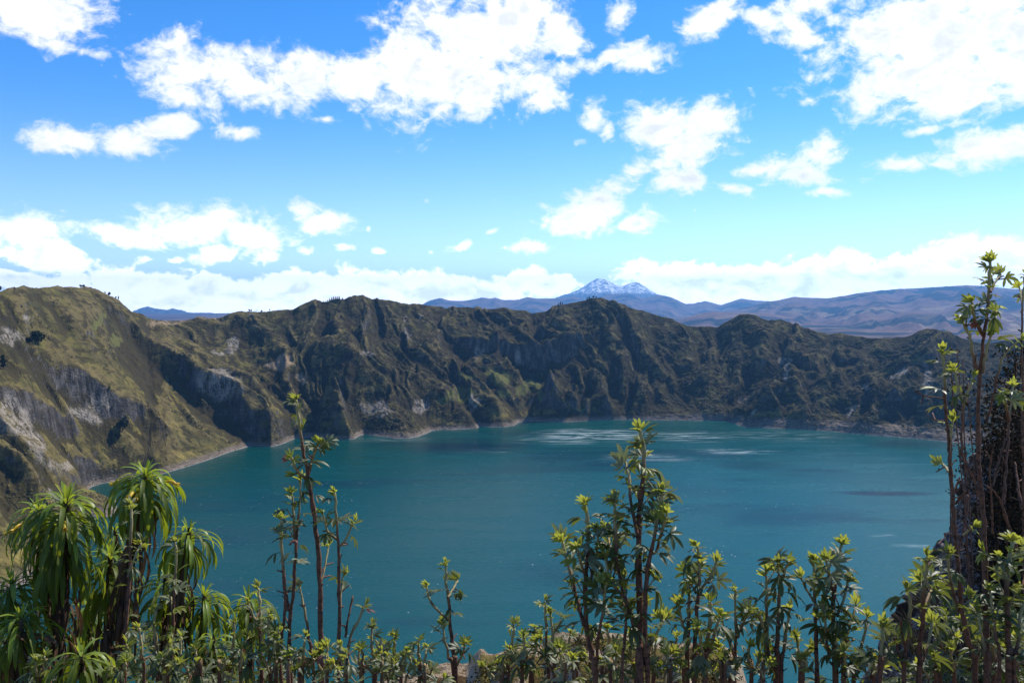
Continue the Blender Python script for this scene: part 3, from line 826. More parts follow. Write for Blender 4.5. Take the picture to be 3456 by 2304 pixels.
ta = np.radians(np.linspace(-49, 49, 640))
KF = 1.55        # the ranges lie this much farther than first paced out
rg_ = np.concatenate([np.linspace(2150, 8000, 80), np.linspace(8100, 21000, 230)])
A2, R2 = np.meshgrid(ta, rg_)
X2, Y2 = R2 * np.sin(A2), R2 * np.cos(A2)      # paced distances, scaled out below
D2 = R2 * np.cos(A2)
Zf = np.full(A2.shape, 140.0)
for pts, dep, slope, back in ((RANGE_A, 13000, 0.055, 0.25), (RANGE_B, 18500, 0.075, 0.3), (RANGE_C, 9000, 0.07, 0.2)):
    aa_, zz_ = ridge_tab(pts, dep * KF)
    zz_ = [EYE + (q - EYE) / KF for q in zz_]
    zc = np.interp(A2, aa_, zz_)
    wob = 500 * fbm(A2 * 9, A2 * 0 + dep, 3, 3)
    dd = D2 - dep
    spur = ridged(A2 * 24 + 0.00009 * R2 + 0.3 * fbm(X2 / 1500, Y2 / 1500, 2, 12), R2 / 3800, 4, 50, 0.5) - 1.0
    fade = np.clip(np.abs(dd) / 900, 0.0, 1)
    zz2 = zc - np.where(dd < 0, -dd * slope * (1 + 0.2 * np.clip(-dd / 4000, 0, 1)), dd * back) + fade * 60 * spur * np.clip((zc - 100) / 250, 0.1, 1)
    zz2 = zz2 + fade * 16 * fbm(X2 / 330, Y2 / 330, 4, 66)
    Zf = np.maximum(Zf, zz2)
Zf = EYE + (Zf - EYE) * KF
vf = np.stack([X2.ravel() * KF, Y2.ravel() * KF, Zf.ravel()], 1)
m_far, t, out = new_mat('distant_hill_ground')
geo = t.new('ShaderNodeNewGeometry')
pos = geo.outputs['Position']
f1 = t.noise(pos, 0.0007, 5, 0.6, 0.6)
f2 = t.noise(pos, 0.0036, 5, 0.6)
sp = t.new('ShaderNodeSeparateXYZ')
t.link(pos, sp.inputs[0])
col = t.mix(t.smooth(f2, 0.35, 0.65), (0.12, 0.072, 0.055), (0.20, 0.122, 0.09))
col = t.mix(t.smooth(f1, 0.49, 0.55), col, (0.030, 0.030, 0.028))
vor = t.new('ShaderNodeTexVoronoi')
t.link(t.mapping(pos, scale=(1, 1, 0.2)), vor.inputs['Vector'])
vor.inputs['Scale'].default_value = 0.0038
vs = t.new('ShaderNodeSeparateColor')
t.link(vor.outputs['Color'], vs.inputs[0])
fieldc = t.mix(t.smooth(vs.outputs[0], 0.4, 0.8), (0.12, 0.085, 0.05), (0.30, 0.225, 0.14))
fm = t.math('MULTIPLY', t.smooth(sp.outputs[2], 120, 470, 1.0, 0.0), t.smooth(vs.outputs[1], 0.45, 0.6))
fm = t.math('MULTIPLY', fm, t.smooth(sp.outputs[0], 3500, 7000, 0.35, 1.0))
fm = t.math('MULTIPLY', fm, t.smooth(t.noise(pos, 0.001, 3, 0.5), 0.42, 0.55))
col = t.mix(fm, col, fieldc)
b = principled(t, col, 1.0, 0.0)
t.link(bump(t, f2, 0.6, 90.0), b.inputs['Normal'])
t.link(b.outputs[0], out.inputs[0])
tag(link('distant_hills', mesh_np('distant_hills', vf, grid_quads(len(rg_), len(ta)), m_far)), kind='structure', label='hazy brown and blue mountain ranges beyond the crater rim')


def far_peak(name, pts, depth, mat_, label, amp, seed, w0, w1):
    """a mountain on its own: crest line in the photo, ribs running down both ways"""
    xs = np.array([p[0] for p in pts], float)
    zs = np.array([p[1] for p in pts], float)
    nx, ny = 180, 80
    gx = np.linspace(xs[0], xs[-1], nx)
    gy = np.linspace(-1, 1, ny)
    cy = np.interp(gx, xs, zs)
    crest = np.array([P(x, y, depth)[:] for x, y in zip(gx, cy)])
    vv = []
    for s in gy:
        dd = np.sign(s) * abs(s) * (w0 if s < 0 else w1)
        k = depth + dd
        drop = abs(s) ** 0.85
        z0 = -15.0
        rib = ridged(gx / 28.0 + 0.4 * fbm(gx / 60, gx * 0 + s * 3, 2, seed + 4), np.full(nx, s * 1.3), 4, seed, 0.55) - 1
        z = crest[:, 2] * (1 - drop) + z0 * drop + amp * rib * min(1, abs(s) * 6) * (1 - drop) ** 0.5
        x = crest[:, 0] * k / depth
        vv.append(np.stack([x, np.full(nx, crest[0, 1] * k / depth), z], 1))
    tag(link(name, mesh_np(name, np.concatenate(vv), grid_quads(ny, nx), mat_)), kind='structure', label=label)


m_blue, t, out = new_mat('far_mountain_ground')
geo = t.new('ShaderNodeNewGeometry')
c = t.mix(t.noise(geo.outputs['Position'], 0.002, 4, 0.6), (0.05, 0.05, 0.045), (0.10, 0.085, 0.07))
b = principled(t, c, 1.0, 0.0)
t.link(b.outputs[0], out.inputs[0])
far_peak('blue_mountain', [(380, 1130), (430, 1070), (451, 1051), (468, 1044), (478, 1039), (500, 1033), (512, 1037), (527, 1041), (545, 1042), (562, 1046), (585, 1040), (600, 1044), (625, 1050), (643, 1061), (680, 1090), (720, 1130)], 36000, m_blue,
         'two humped deep blue mountain far off in the saddle of the rim', 90, 5, 7000, 2500)
m_snow, t, out = new_mat('snow_and_rock')
geo = t.new('ShaderNodeNewGeometry')
pos = geo.outputs['Position']
sn = t.new('ShaderNodeSeparateXYZ')
t.link(geo.outputs['Normal'], sn.inputs[0])
sp = t.new('ShaderNodeSeparateXYZ')
t.link(pos, sp.inputs[0])
n_ = t.noise(t.mapping(pos, scale=(1, 1, .5)), 0.004, 6, 0.7, 0.5)
sfac = t.math('MULTIPLY', t.smooth(t.math('ADD', sp.outputs[2], t.math('MULTIPLY', t.math('SUBTRACT', n_, 0.5), 420.0)), 800, 960), t.smooth(n_, 0.43, 0.53))
c = t.mix(sfac, (0.07, 0.065, 0.06), (0.88, 0.88, 0.90))
b = principled(t, c, 0.9, 0.1)
t.link(b.outputs[0], out.inputs[0])
far_peak('snow_mountain', [(1780, 1080), (1860, 1010), (1894, 996), (1925, 987), (1952, 976), (1975, 962), (1996, 947), (2010, 939), (2019, 937), (2037, 939), (2055, 947), (2077, 958), (2095, 964), (2108, 960), (2125, 953), (2140, 949), (2156, 951), (2168, 959), (2185, 972), (2215, 990), (2300, 1020), (2380, 1080)], 38000, m_snow,
         'far snow capped volcano with two summits above the ranges', 130, 15, 7000, 2500)

# ================================================================== HAZE
m_haze, t, out = new_mat('haze')
pv = t.new('ShaderNodeVolumePrincipled')
pv.inputs['Color'].default_value = (0.20, 0.52, 1.0, 1)
pv.inputs['Density'].default_value = 2.9e-5
pv.inputs['Anisotropy'].default_value = 0.35
t.link(pv.outputs[0], out.inputs['Volume'])
hx, y0, y1, z0, z1 = 34000, -900, 42000, -25.0, 1750.0
hv = np.array([(-hx, y0, z0), (hx, y0, z0), (hx, y1, z0), (-hx, y1, z0), (-hx, y0, z1), (hx, y0, z1), (hx, y1, z1), (-hx, y1, z1)])
hq = np.array([(0, 3, 2, 1), (4, 5, 6, 7), (0, 1, 5, 4), (1, 2, 6, 5), (2, 3, 7, 6), (3, 0, 4, 7)])
tag(link('haze', mesh_np('haze', hv, hq, m_haze, False)), kind='stuff', label='thin bluish mountain air')

# ================================================================== NEAR SLOPE AND ROCKY LEDGE
LEDGE = [(900, 2420), (1150, 2330), (1280, 2300), (1330, 2276), (1380, 2271), (1420, 2268), (1460, 2252), (1500, 2246), (1540, 2238), (1575, 2236), (1600, 2206), (1612, 2192), (1622, 2178), (1634, 2180), (1645, 2190), (1665, 2193), (1700, 2190), (1730, 2174),
         (1750, 2170), (1775, 2178), (1800, 2186), (1830, 2180), (1850, 2166), (1868, 2140), (1885, 2132), (1930, 2127), (1960, 2124), (2000, 2128), (2060, 2136), (2120, 2142), (2200, 2160), (2300, 2166), (2400, 2178), (2440, 2181), (2480, 2196), (2500, 2225), (2520, 2300), (2560, 2380), (2800, 2500)]
LD = 36.0
_la, _lr, _lz = zip(*[(*pol(P(x, y, LD)), P(x, y, LD).z) for x, y in LEDGE])


def near_h(a, r):
    x, y = r * np.sin(a), r * np.cos(a)
    slope = EYE - 1.70 - 0.52 * np.maximum(r - 0.6, 0) - 0.10 * np.maximum(r - 50, 0)
    slope = np.where(y < 0, EYE - 1.70 + 0.25 * np.minimum(-y, 6), slope)
    slope = slope + 0.05 * fbm(x / 0.7, y / 0.7, 3, 201) * np.clip(r / 2, 0, 1) + 0.3 * fbm(x / 9, y / 9, 3, 202) * np.clip((r - 6) / 10, 0, 1)
    crest = np.interp(a, _la, _lz, left=-1e3, right=-1e3)
    lr = np.interp(a, _la, _lr)
    rim = lr + 0.5 * fbm(x / 2.0, y * 0, 2, 205)
    bumps = 0.30 * fbm(x / 1.6, y / 2.4, 4, 203) + 0.9 * (ridged(x / 4.2, y / 5, 3, 204) - 1.0)
    away = np.clip((rim - r) / 2.5, 0, 1)
    shelf = crest + bumps * away - 0.10 * np.maximum(rim - r, 0) * 0.0
    shelf = np.where(r > rim, crest - (r - rim) * 1.3, shelf)
    # little steps of rock across the shelf
    st = 0.35 * np.floor((rim - r) / 1.3 + 0.5 * fbm(x / 1.5, y / 1.5, 2, 206)) * 0.25
    shelf = np.where(r <= rim, shelf + st * away - 0.0, shelf)
    z = np.maximum(slope, np.where(r > 14, shelf, -1e3))
    return np.maximum(z, -15.0)


na_ = np.radians(np.concatenate([np.linspace(-180, -40, 60), np.linspace(-39.8, 39.8, 620), np.linspace(40, 180, 60)]))
nr_ = np.concatenate([np.geomspace(0.15, 26, 70), np.linspace(26.2, 38, 150), np.geomspace(38.3, 640, 40)])
a2, r2 = np.meshgrid(na_, nr_)
zn = near_h(a2, r2)
vn = np.stack([(r2 * np.sin(a2)).ravel(), (r2 * np.cos(a2)).ravel(), zn.ravel()], 1)
m_near, t, out = new_mat('near_ground')
geo = t.new('ShaderNodeNewGeometry')
pos = geo.outputs['Position']
sn = t.new('ShaderNodeSeparateXYZ')
t.link(geo.outputs['Normal'], sn.inputs[0])
k1 = t.noise(pos, 0.55, 6, 0.62, 0.4)
k2 = t.noise(pos, 3.0, 5, 0.6)
k3 = t.noise(pos, 14.0, 3, 0.6)
g = t.mix(t.smooth(k1, 0.40, 0.58), (0.085, 0.050, 0.020), (0.20, 0.155, 0.040))
g = t.mix(t.smooth(k2, 0.52, 0.66), g, (0.060, 0.050, 0.018))
g = t.mix(t.math('MULTIPLY', t.smooth(k3, 0.5, 0.7), 0.5), g, (0.035, 0.026, 0.013))
rock = t.mix(k2, (0.30, 0.20, 0.11), (0.62, 0.50, 0.36))
rk_ = t.smooth(t.math('ADD', sn.outputs[2], t.math('MULTIPLY', t.math('SUBTRACT', k1, 0.5), 0.9)), 0.62, 0.80, 1.0, 0.0)
sand = t.new('ShaderNodeAttribute', attribute_name='sand').outputs['Fac']
sand = t.smooth(t.math('ADD', sand, t.math('MULTIPLY', t.math('SUBTRACT', k2, 0.5), 0.9)), 0.40, 0.62)
g = t.mix(sand, g, t.mix(t.smooth(t.math('ADD', t.math('MULTIPLY', k2, 0.6), t.math('MULTIPLY', k3, 0.4)), 0.38, 0.62), (0.17, 0.105, 0.055), (0.46, 0.345, 0.225)))
col = t.mix(rk_, g, rock)
b = principled(t, col, 0.95, 0.1)
t.link(bump(t, t.math('ADD', k2, t.math('MULTIPLY', k3, 0.5)), 1.0, 0.30), b.inputs['Normal'])
t.link(b.outputs[0], out.inputs[0])
me = mesh_np('near_ground', vn, grid_quads(len(nr_), len(na_)), m_near)
lr_ = np.interp(a2, _la, _lr)
px2 = 1728 + F * np.tan(a2)
sand_ = np.clip(1.0 - (lr_ - r2) / 1.4, 0, 1) * (r2 < lr_ + 2) + 0.9 * np.exp(-((px2 - 1940) / 80) ** 2 - ((lr_ - 1.2 - r2) / 1.6) ** 2) + 0.7 * np.exp(-((px2 - 1420) / 110) ** 2 - ((lr_ - 1.0 - r2) / 1.0) ** 2) + 0.5 * np.exp(-((px2 - 2250) / 90) ** 2 - ((lr_ - 3.0 - r2) / 0.5) ** 2)
at_ = me.attributes.new('sand', 'FLOAT', 'POINT')
at_.data.foreach_set('value', sand_.ravel().astype(np.float32))
tag(link('near_ground', me), kind='structure', label='steep ground falling from the viewpoint to a tan rocky ledge')


def ground_z(x, y):
    return float(near_h(np.array([math.atan2(x, y)]), np.array([math.hypot(x, y)]))[0])


# low heath on the ledge, one uncountable mass
hv_, hf_ = [], []
cnt = 0
for k in range(3000):
    px = random.uniform(1290, 2500)
    p = P(px, 2200, random.uniform(28.5, 35.6))
    a_, r_ = pol(p)
    if perlin(np.array([p.x / 2.3]), np.array([p.y / 2.3]), 301)[0] < 0.02:
        continue
    z_ = ground_z(p.x, p.y)
    if z_ < EYE - 16.5:
        continue
    if r_ > float(np.interp(a_, _la, _lr)) - 1.3:
        continue
    s_ = random.uniform(0.05, 0.15)
    for q in range(9):
        c0 = Vector((p.x + random.gauss(0, s_), p.y + random.gauss(0, s_), z_ + abs(random.gauss(0, s_ * 0.9))))
        u = Vector((random.gauss(0, 1), random.gauss(0, 1), random.gauss(0, 1))).normalized() * s_ * 0.5
        w = Vector((random.gauss(0, 1), random.gauss(0, 1), random.gauss(0, 1))).normalized() * s_ * 0.40
        hv_ += [c0 - u, c0 + w, c0 + u, c0 - w]
        hf_.append((cnt, cnt + 1, cnt + 2, cnt + 3))
        cnt += 4
m_heath, t, out = new_mat('heath_leaves')
geo = t.new('ShaderNodeNewGeometry')
c = t.mix(geo.outputs['Random Per Island'], (0.045, 0.036, 0.015), (0.20, 0.155, 0.05))
b = principled(t, c, 0.9, 0.1)
t.link(b.outputs[0], out.inputs[0])
tag(link('heath', mesh_np('heath', np.array([v[:] for v in hv_]), np.array(hf_), m_heath, False)), kind='stuff', label='low brown and olive heath on the rocky ledge')


# ================================================================== TREES ON THE RIM AND SLOPES
def tube(path, radii, sides=6, cap=True):
    """vertices and quads of a tapering tube along path"""
    path = [Vector(p) for p in path]
    n = len(path)
    V, Q = [], []
    up = Vector((0.3, 0.7, 0.6))
    for i, p in enumerate(path):
        d = (path[min(i + 1, n - 1)] - path[max(i - 1, 0)])
        if d.length < 1e-9:
            d = Vector((0, 0, 1))
        d.normalize()
        u = d.cross(up)
        if u.length < 1e-4:
            u = d.cross(Vector((1, 0, 0)))
        u.normalize()
        w = d.cross(u)
        for s in range(sides):
            an = 2 * math.pi * s / sides
            V.append(p + (u * math.cos(an) + w * math.sin(an)) * radii[i])
    for i in range(n - 1):
        for s in range(sides):
            s2 = (s + 1) % sides
            Q.append((i * sides + s, i * sides + s2, (i + 1) * sides + s2, (i + 1) * sides + s))
    return V, Q


def mesh_vq(name, V, Q, m=None, smooth=True):
    me = bpy.data.meshes.new(name)
    me.from_pydata([tuple(v) for v in V], [], Q)
    if smooth:
        me.polygons.foreach_set('use_smooth', [True] * len(me.polygons))
    if m is not None:
        me.materials.append(m)
    me.update()
    return me


m_trunk, t, out = new_mat('tree_bark')
b = principled(t, (0.05, 0.035, 0.025), 0.9, 0.1)
t.link(b.outputs[0], out.inputs[0])
m_crown, t, out = new_mat('tree_leaves')
geo = t.new('ShaderNodeNewGeometry')
c = t.mix(geo.outputs['Random Per Island'], (0.012, 0.020, 0.008), (0.045, 0.055, 0.018))
b = principled(t, c, 0.9, 0.1)
t.link(b.outputs[0], out.inputs[0])


def crown_mesh(shape, seed):
    rnd = random.Random(seed)
    V, Q = [], []
    for k in range(170):
        if shape == 'conifer':
            h = rnd.random() ** 1.3
            rr = (1 - h) * 0.26 * math.sqrt(rnd.random()) + 0.02
            an = rnd.uniform(0, 6.28)
            c0 = Vector((rr * math.cos(an), rr * math.sin(an), 0.12 + 0.88 * h))
            s = 0.09
        elif shape == 'tall':
            h = rnd.random()
            rr = 0.20 * math.sin(math.pi * (0.15 + 0.8 * h)) * (0.6 + 0.4 * math.sin(h * 17 + seed)) * rnd.random() ** .5
            an = rnd.uniform(0, 6.28)
            c0 = Vector((rr * math.cos(an), rr * math.sin(an), 0.25 + 0.75 * h))
            s = 0.085
        else:
            d = Vector((rnd.gauss(0, 1), rnd.gauss(0, 1), rnd.gauss(0, 1))).normalized() * rnd.random() ** .33
            lob = Vector(rnd.choice([(-.16, .05, .52), (.18, -.05, .58), (0, .1, .72), (.02, -.16, .45)]))
            c0 = lob + d * 0.24
            s = 0.095
        u = Vector((rnd.gauss(0, 1), rnd.gauss(0, 1), rnd.gauss(0, 1))).normalized() * s
        w = Vector((rnd.gauss(0, 1), rnd.gauss(0, 1), rnd.gauss(0, 1))).normalized() * s
        n = len(V)
        V += [c0 - u, c0 + w, c0 + u, c0 - w]
        Q.append((n, n + 1, n + 2, n + 3))
    return mesh_vq('crown', V, Q, m_crown, False)


def trunk_mesh(top, rad):
    V, Q = tube([(0, 0, -0.25), (0.004, 0, 0.1), (0.0, 0.006, top)], [rad, rad * 0.8, rad * 0.3], 6)
    n = len(V)
    for k in range(4):
        an = k * 1.7
        h = top * (0.45 + 0.12 * k)
        v, q = tube([(0, 0, h), (0.10 * math.cos(an), 0.10 * math.sin(an), h + 0.10)], [rad * 0.4, rad * 0.15], 4)
        Q += [tuple(i + len(V) for i in f) for f in q]
        V += v
    return mesh_vq('trunk', V, Q, m_trunk)


KIND = {'round': ('broadleaf_tree', [crown_mesh('round', s) for s in (1, 2, 3)], trunk_mesh(0.6, 0.03)),
        'conifer': ('conifer_tree', [crown_mesh('conifer', s) for s in (4, 5)], trunk_mesh(0.9, 0.022)),
        'tall': ('slender_tree', [crown_mesh('tall', s) for s in (6, 7)], trunk_mesh(0.8, 0.022))}


def rim_point(px, back=0.0):
    a_ = math.atan((px - 1728) / (F * math.cos(PITCH)))
    r_ = float(np.interp(a_, _ra, _rr)) + back
    x, y = r_ * math.sin(a_), r_ * math.cos(a_)
    return Vector((x, y, wall_z(x, y)))


TREES = [
    # px, ground py or None for the rim, height px, kind, label, group
    (2, None, 17, 'round', 'reddish looking bushy tree at the very left end of the rim', None),
    (276, None, 11, 'round', 'bigger left tree of the dark pair on the left hilltop', None),
    (286, None, 9, 'round', 'smaller right tree of the dark pair on the left hilltop', None),
    (372, None, 11, 'round', 'lone round tree on the falling right shoulder of the left hill', None),
    (358, None, 6, 'round', 'tiny bush just above the lone round tree on the hill shoulder', None),
    (403, None, 10, 'tall', 'small narrow tree lowest on the right shoulder of the left hill', None),
    (394, None, 6, 'round', 'tiny bush next to the narrow tree on the hill shoulder', None),
    (843, None, 10, 'round', 'left tree of the clump on the grassy saddle top', None),
    (850, None, 9, 'tall', 'thin right tree of the clump on the grassy saddle top', None),
    (884, None, 8, 'round', 'single squat bush right of the clump on the saddle', None),
    (912, None, 8, 'tall', 'single thin tree furthest right on the saddle ridge', None),
    (1092, None, 6, 'conifer', 'lowest conifer at the left end of the ridge plantation', 'conifers on the middle ridge'),
    (1099, None, 6, 'conifer', 'second small conifer at the left end of the ridge plantation', 'conifers on the middle ridge'),
    (1106, None, 8, 'conifer', 'pointed conifer left of the gap in the ridge plantation', 'conifers on the middle ridge'),
    (1113, None, 9, 'conifer', 'conifer just right of the gap in the ridge plantation', 'conifers on the middle ridge'),
    (1120, None, 10, 'conifer', 'dark conifer left of centre in the ridge plantation', 'conifers on the middle ridge'),
    (1127, None, 11, 'conifer', 'tall conifer at the centre of the ridge plantation', 'conifers on the middle ridge'),
    (1134, None, 12, 'conifer', 'sharp topped conifer right of the plantation centre', 'conifers on the middle ridge'),
    (1140, None, 11, 'conifer', 'dense conifer second from the plantation right end', 'conifers on the middle ridge'),
    (1146, None, 12, 'conifer', 'tallest conifer at the right end of the ridge plantation', 'conifers on the middle ridge'),
    (1157, None, 6, 'round', 'low round bush right of the conifer plantation', None),
    (1884, None, 8, 'conifer', 'left dark conifer of the trio left of the pointed summit', None),
    (1891, None, 10, 'conifer', 'middle and tallest conifer of the trio left of the summit', None),
    (1898, None, 7, 'conifer', 'right conifer of the trio left of the pointed summit', None),
    (1981, None, 9, 'conifer', 'left narrow conifer just below the pointed summit', None),
    (1988, None, 10, 'conifer', 'right narrow conifer just below the pointed summit', None),
    (2002, None, 9, 'round', 'bushy dark tree crowning the pointed summit', None),
    (2011, None, 6, 'round', 'low bush right of the bushy summit tree', None),
    (128, 1205, 44, 'round', 'big dark bushy tree high on the left grassy slope', None),
    (100, 1198, 22, 'round', 'smaller bush left of the big dark tree on the slope', None),
    (413, 1476, 40, 'round', 'lone tree with dark shadow low on the left slope', None),
    (398, 1492, 22, 'round', 'dark bush below the lone tree low on the left slope', None),
    (12, 1300, 38, 'tall', 'dark tree at the left edge below the pale scree', None),
    (1407, 1295, 32, 'tall', 'dark tall tree standing in the shadowed gully of the middle wall', None),
    (1569, 1287, 28, 'tall', 'dark slender tree among green meadows on the far wall', None),
]
for k, (px, py, hpx, kd, lab, grp) in enumerate(TREES):
    if py is None:
        p = rim_point(px, -2)
    else:
        x, y = hit(px, py, 8)
        p = Vector((x, y, wall_z(x, y)))
    nm, crowns, trk = KIND[kd]
    hgt_ = hpx * p.length / F * 1.15
    hgt_ = hpx * math.hypot(p.x, p.y) / F * 1.15
    root = bpy.data.objects.new(nm, None)
    COL.objects.link(root)
    root.location = p - Vector((0, 0, 0.3))
    root.scale = (hgt_, hgt_, hgt_)
    root.rotation_euler = (0, 0, k * 2.1)
    root.empty_display_size = 0.1
    tag(root, lab, 'tree', grp)
    link('crown', crowns[k % len(crowns)], root)
    link('trunk', trk, root)

# two adobe huts on the saddle
m_adobe, t, out = new_mat('adobe')
b = principled(t, (0.42, 0.32, 0.22), 0.95, 0.1)
t.link(b.outputs[0], out.inputs[0])
m_thatch, t, out = new_mat('thatch')
b = principled(t, (0.16, 0.11, 0.07), 0.95, 0.1)
t.link(b.outputs[0], out.inputs[0])
for px, w_, lab in ((673, 11, 'larger tan hut with a dark roof on the rim saddle'), (691, 6, 'smaller tan hut right of the larger one on the saddle')):
    p = rim_point(px, 6)
    root = bpy.data.objects.new('hut', None)
    COL.objects.link(root)
    root.location = p
    root.rotation_euler = (0, 0, 0.2)
    tag(root, lab, 'hut', 'huts on the rim saddle')
    hw2, dp, ht = w_ / 2, 3.0, 2.6
    V = [(-hw2, -dp, -2), (hw2, -dp, -2), (hw2, dp, -2), (-hw2, dp, -2), (-hw2, -dp, ht), (hw2, -dp, ht), (hw2, dp, ht), (-hw2, dp, ht)]
    link('wall', mesh_vq('hut_wall', V, [(0, 1, 5, 4), (1, 2, 6, 5), (2, 3, 7, 6), (3, 0, 4, 7)], m_adobe, False), root)
    e = 0.5
    V = [(-hw2 - e, -dp - e, ht - .2), (hw2 + e, -dp - e, ht - .2), (hw2 + e, dp + e, ht - .2), (-hw2 - e, dp + e, ht - .2), (-hw2 - e, 0, ht + 2), (hw2 + e, 0, ht + 2)]
    link('roof', mesh_vq('hut_roof', V, [(0, 1, 5, 4), (2, 3, 4, 5), (1, 2, 5), (3, 0, 4), (0, 3, 2, 1)], m_thatch, False), root)
    V = [(-.5, -dp - .06, -2), (.5, -dp - .06, -2), (.5, -dp - .06, 1.9), (-.5, -dp - .06, 1.9), (-.5, -dp + .02, -2), (.5, -dp + .02, -2), (.5, -dp + .02, 1.9), (-.5, -dp + .02, 1.9)]
    link('door', mesh_vq('hut_door', V, [(0, 1, 2, 3), (1, 5, 6, 2), (4, 0, 3, 7), (3, 2, 6, 7)], m_thatch, False), root)

# ================================================================== LEAF LIBRARY
def leaf_mat(name, top_a, top_b, under, trans, tfac, rough=0.45, spec=0.4):
    m, t, out = new_mat(name)
    oi = t.new('ShaderNodeObjectInfo')
    geo = t.new('ShaderNodeNewGeometry')
    tc_ = t.new('ShaderNodeTexCoord')
    n = t.noise(tc_.outputs['Object'], 55.0, 3, 0.6)
    rnd = t.math('ADD', t.math('MULTIPLY', oi.outputs['Random'], 0.7), t.math('MULTIPLY', n, 0.3))
    c = t.mix(rnd, top_a, top_b)
    c = t.mix(t.math('MULTIPLY', geo.outputs['Backfacing'], 0.75), c, under)
    b = principled(t, c, rough, spec)
    tr = t.new('ShaderNodeBsdfTranslucent')
    t.link(t.mix(oi.outputs['Random'], trans, tuple(0.75 * x for x in trans)), tr.inputs[0])
    mx = t.new('ShaderNodeMixShader')
    mx.inputs[0].default_value = tfac
    t.link(b.outputs[0], mx.inputs[1])
    t.link(tr.outputs[0], mx.inputs[2])
    t.link(mx.outputs[0], out.inputs[0])
    return m


M_MATURE = leaf_mat('mature_leaf', (0.036, 0.054, 0.012), (0.085, 0.100, 0.026), (0.17, 0.18, 0.09), (0.26, 0.29, 0.03), 0.30)
M_YOUNG = leaf_mat('young_leaf', (0.15, 0.19, 0.025), (0.25, 0.25, 0.05), (0.26, 0.27, 0.10), (0.55, 0.55, 0.06), 0.45)
M_GREY = leaf_mat('silvery_leaf', (0.12, 0.135, 0.065), (0.19, 0.20, 0.10), (0.28, 0.28, 0.18), (0.28, 0.30, 0.08), 0.28, 0.55)
M_RED = leaf_mat('withered_leaf', (0.20, 0.05, 0.03), (0.24, 0.13, 0.10), (0.28, 0.16, 0.13), (0.4, 0.12, 0.06), 0.3, 0.7)
M_STRAP = leaf_mat('strap_leaf', (0.055, 0.090, 0.011), (0.130, 0.158, 0.022), (0.12, 0.15, 0.04), (0.40, 0.46, 0.02), 0.40, 0.52, 0.3)
M_STRAPY = leaf_mat('young_strap_leaf', (0.16, 0.24, 0.02), (0.24, 0.30, 0.04), (0.2, 0.25, 0.06), (0.55, 0.62, 0.04), 0.42, 0.42, 0.45)
M_DEAD = leaf_mat('dead_leaf', (0.06, 0.030, 0.017), (0.17, 0.095, 0.055), (0.14, 0.085, 0.05), (0.2, 0.11, 0.05), 0.2, 0.9, 0.1)
M_YELLOW = leaf_mat('yellow_petal', (0.65, 0.42, 0.02), (0.75, 0.52, 0.05), (0.7, 0.45, 0.05), (0.8, 0.5, 0.03), 0.3)

m_stem, t, out = new_mat('shrub_stem')
ag = t.new('ShaderNodeAttribute', attribute_name='age').outputs['Fac']
geo = t.new('ShaderNodeNewGeometry')
n = t.noise(geo.outputs['Position'], 90.0, 4, 0.65)
n2_ = t.noise(t.mapping(geo.outputs['Position'], scale=(1, 1, 0.2)), 160.0, 3, 0.6)
c = t.mix(t.smooth(ag, 0.10, 0.45), (0.38, 0.31, 0.14), (0.19, 0.088, 0.052))
c = t.mix(t.math('MULTIPLY', t.smooth(n, 0.45, 0.65), t.smooth(ag, 0.2, 0.6)), c, (0.065, 0.034, 0.024))
b = principled(t, c, 0.75, 0.2)
t.link(bump(t, t.math('ADD', n, n2_), 0.8, 0.003), b.inputs['Normal'])
t.link(b.outputs[0], out.inputs[0])
m_bark, t, out = new_mat('shaggy_trunk')
geo = t.new('ShaderNodeNewGeometry')
n = t.noise(t.mapping(geo.outputs['Position'], scale=(1, 1, 0.18)), 70.0, 4, 0.65)
c = t.mix(t.smooth(n, 0.35, 0.65), (0.035, 0.020, 0.014), (0.13, 0.085, 0.055))
b = principled(t, c, 0.9, 0.1)
t.link(bump(t, n, 1.0, 0.006), b.inputs['Normal'])
t.link(b.outputs[0], out.inputs[0])


def leaflet(V, Q, base, d, up, L, Wd, droop, fold, rows=(0.0, 0.28, 0.62, 0.88), prof=(0.15, 0.72, 1.0, 0.55)):
    side = d.cross(up).normalized()
    n0 = len(V)
    for s, w in zip(rows, prof):
        c = base + d * (L * s) - up * (droop * L * s * s)
        h = Wd * w * 0.5
        V += [c - side * h + up * (fold * h), c, c + side * h + up * (fold * h)]
    V.append(base + d * L * 0.99 - up * (droop * L))
    k = len(rows)
    for i in range(k - 1):
        a = n0 + 3 * i
        Q += [(a, a + 1, a + 4, a + 3), (a + 1, a + 2, a + 5, a + 4)]
    a = n0 + 3 * (k - 1)
    Q += [(a, a + 1, n0 + 3 * k), (a + 1, a + 2, n0 + 3 * k)]


def palmate(name, m, n, L, pet, spread, droop, cup, seed):
    """hand shaped leaf: stalk along +Y, leaflets fanned round its end, upper side +Z"""
    rnd = random.Random(seed)
    V, Q = [], []
    tip = Vector((0, pet, pet * 0.15))
    v, q = tube([(0, 0, 0), (0, pet * 0.5, pet * 0.12), tip], [0.0016, 0.0012, 0.0009], 3)
    V += v
    Q += q
    for i in range(n):
        f = (i / (n - 1) - 0.5) * 2
        an = R(f * spread + rnd.uniform(-7, 7))
        d = Vector((math.sin(an), math.cos(an), cup + rnd.uniform(-.12, .12))).normalized()
        up = Vector((0, 0, 1)) - d * d.z
        up.normalize()
        ll = L * (1 - 0.22 * abs(f)) * rnd.uniform(0.88, 1.08)
        leaflet(V, Q, tip, d, up, ll, ll * rnd.uniform(0.27, 0.35), droop + rnd.uniform(-.08, .12), rnd.uniform(0.25, 0.6))
    return mesh_vq(name, V, Q, m)


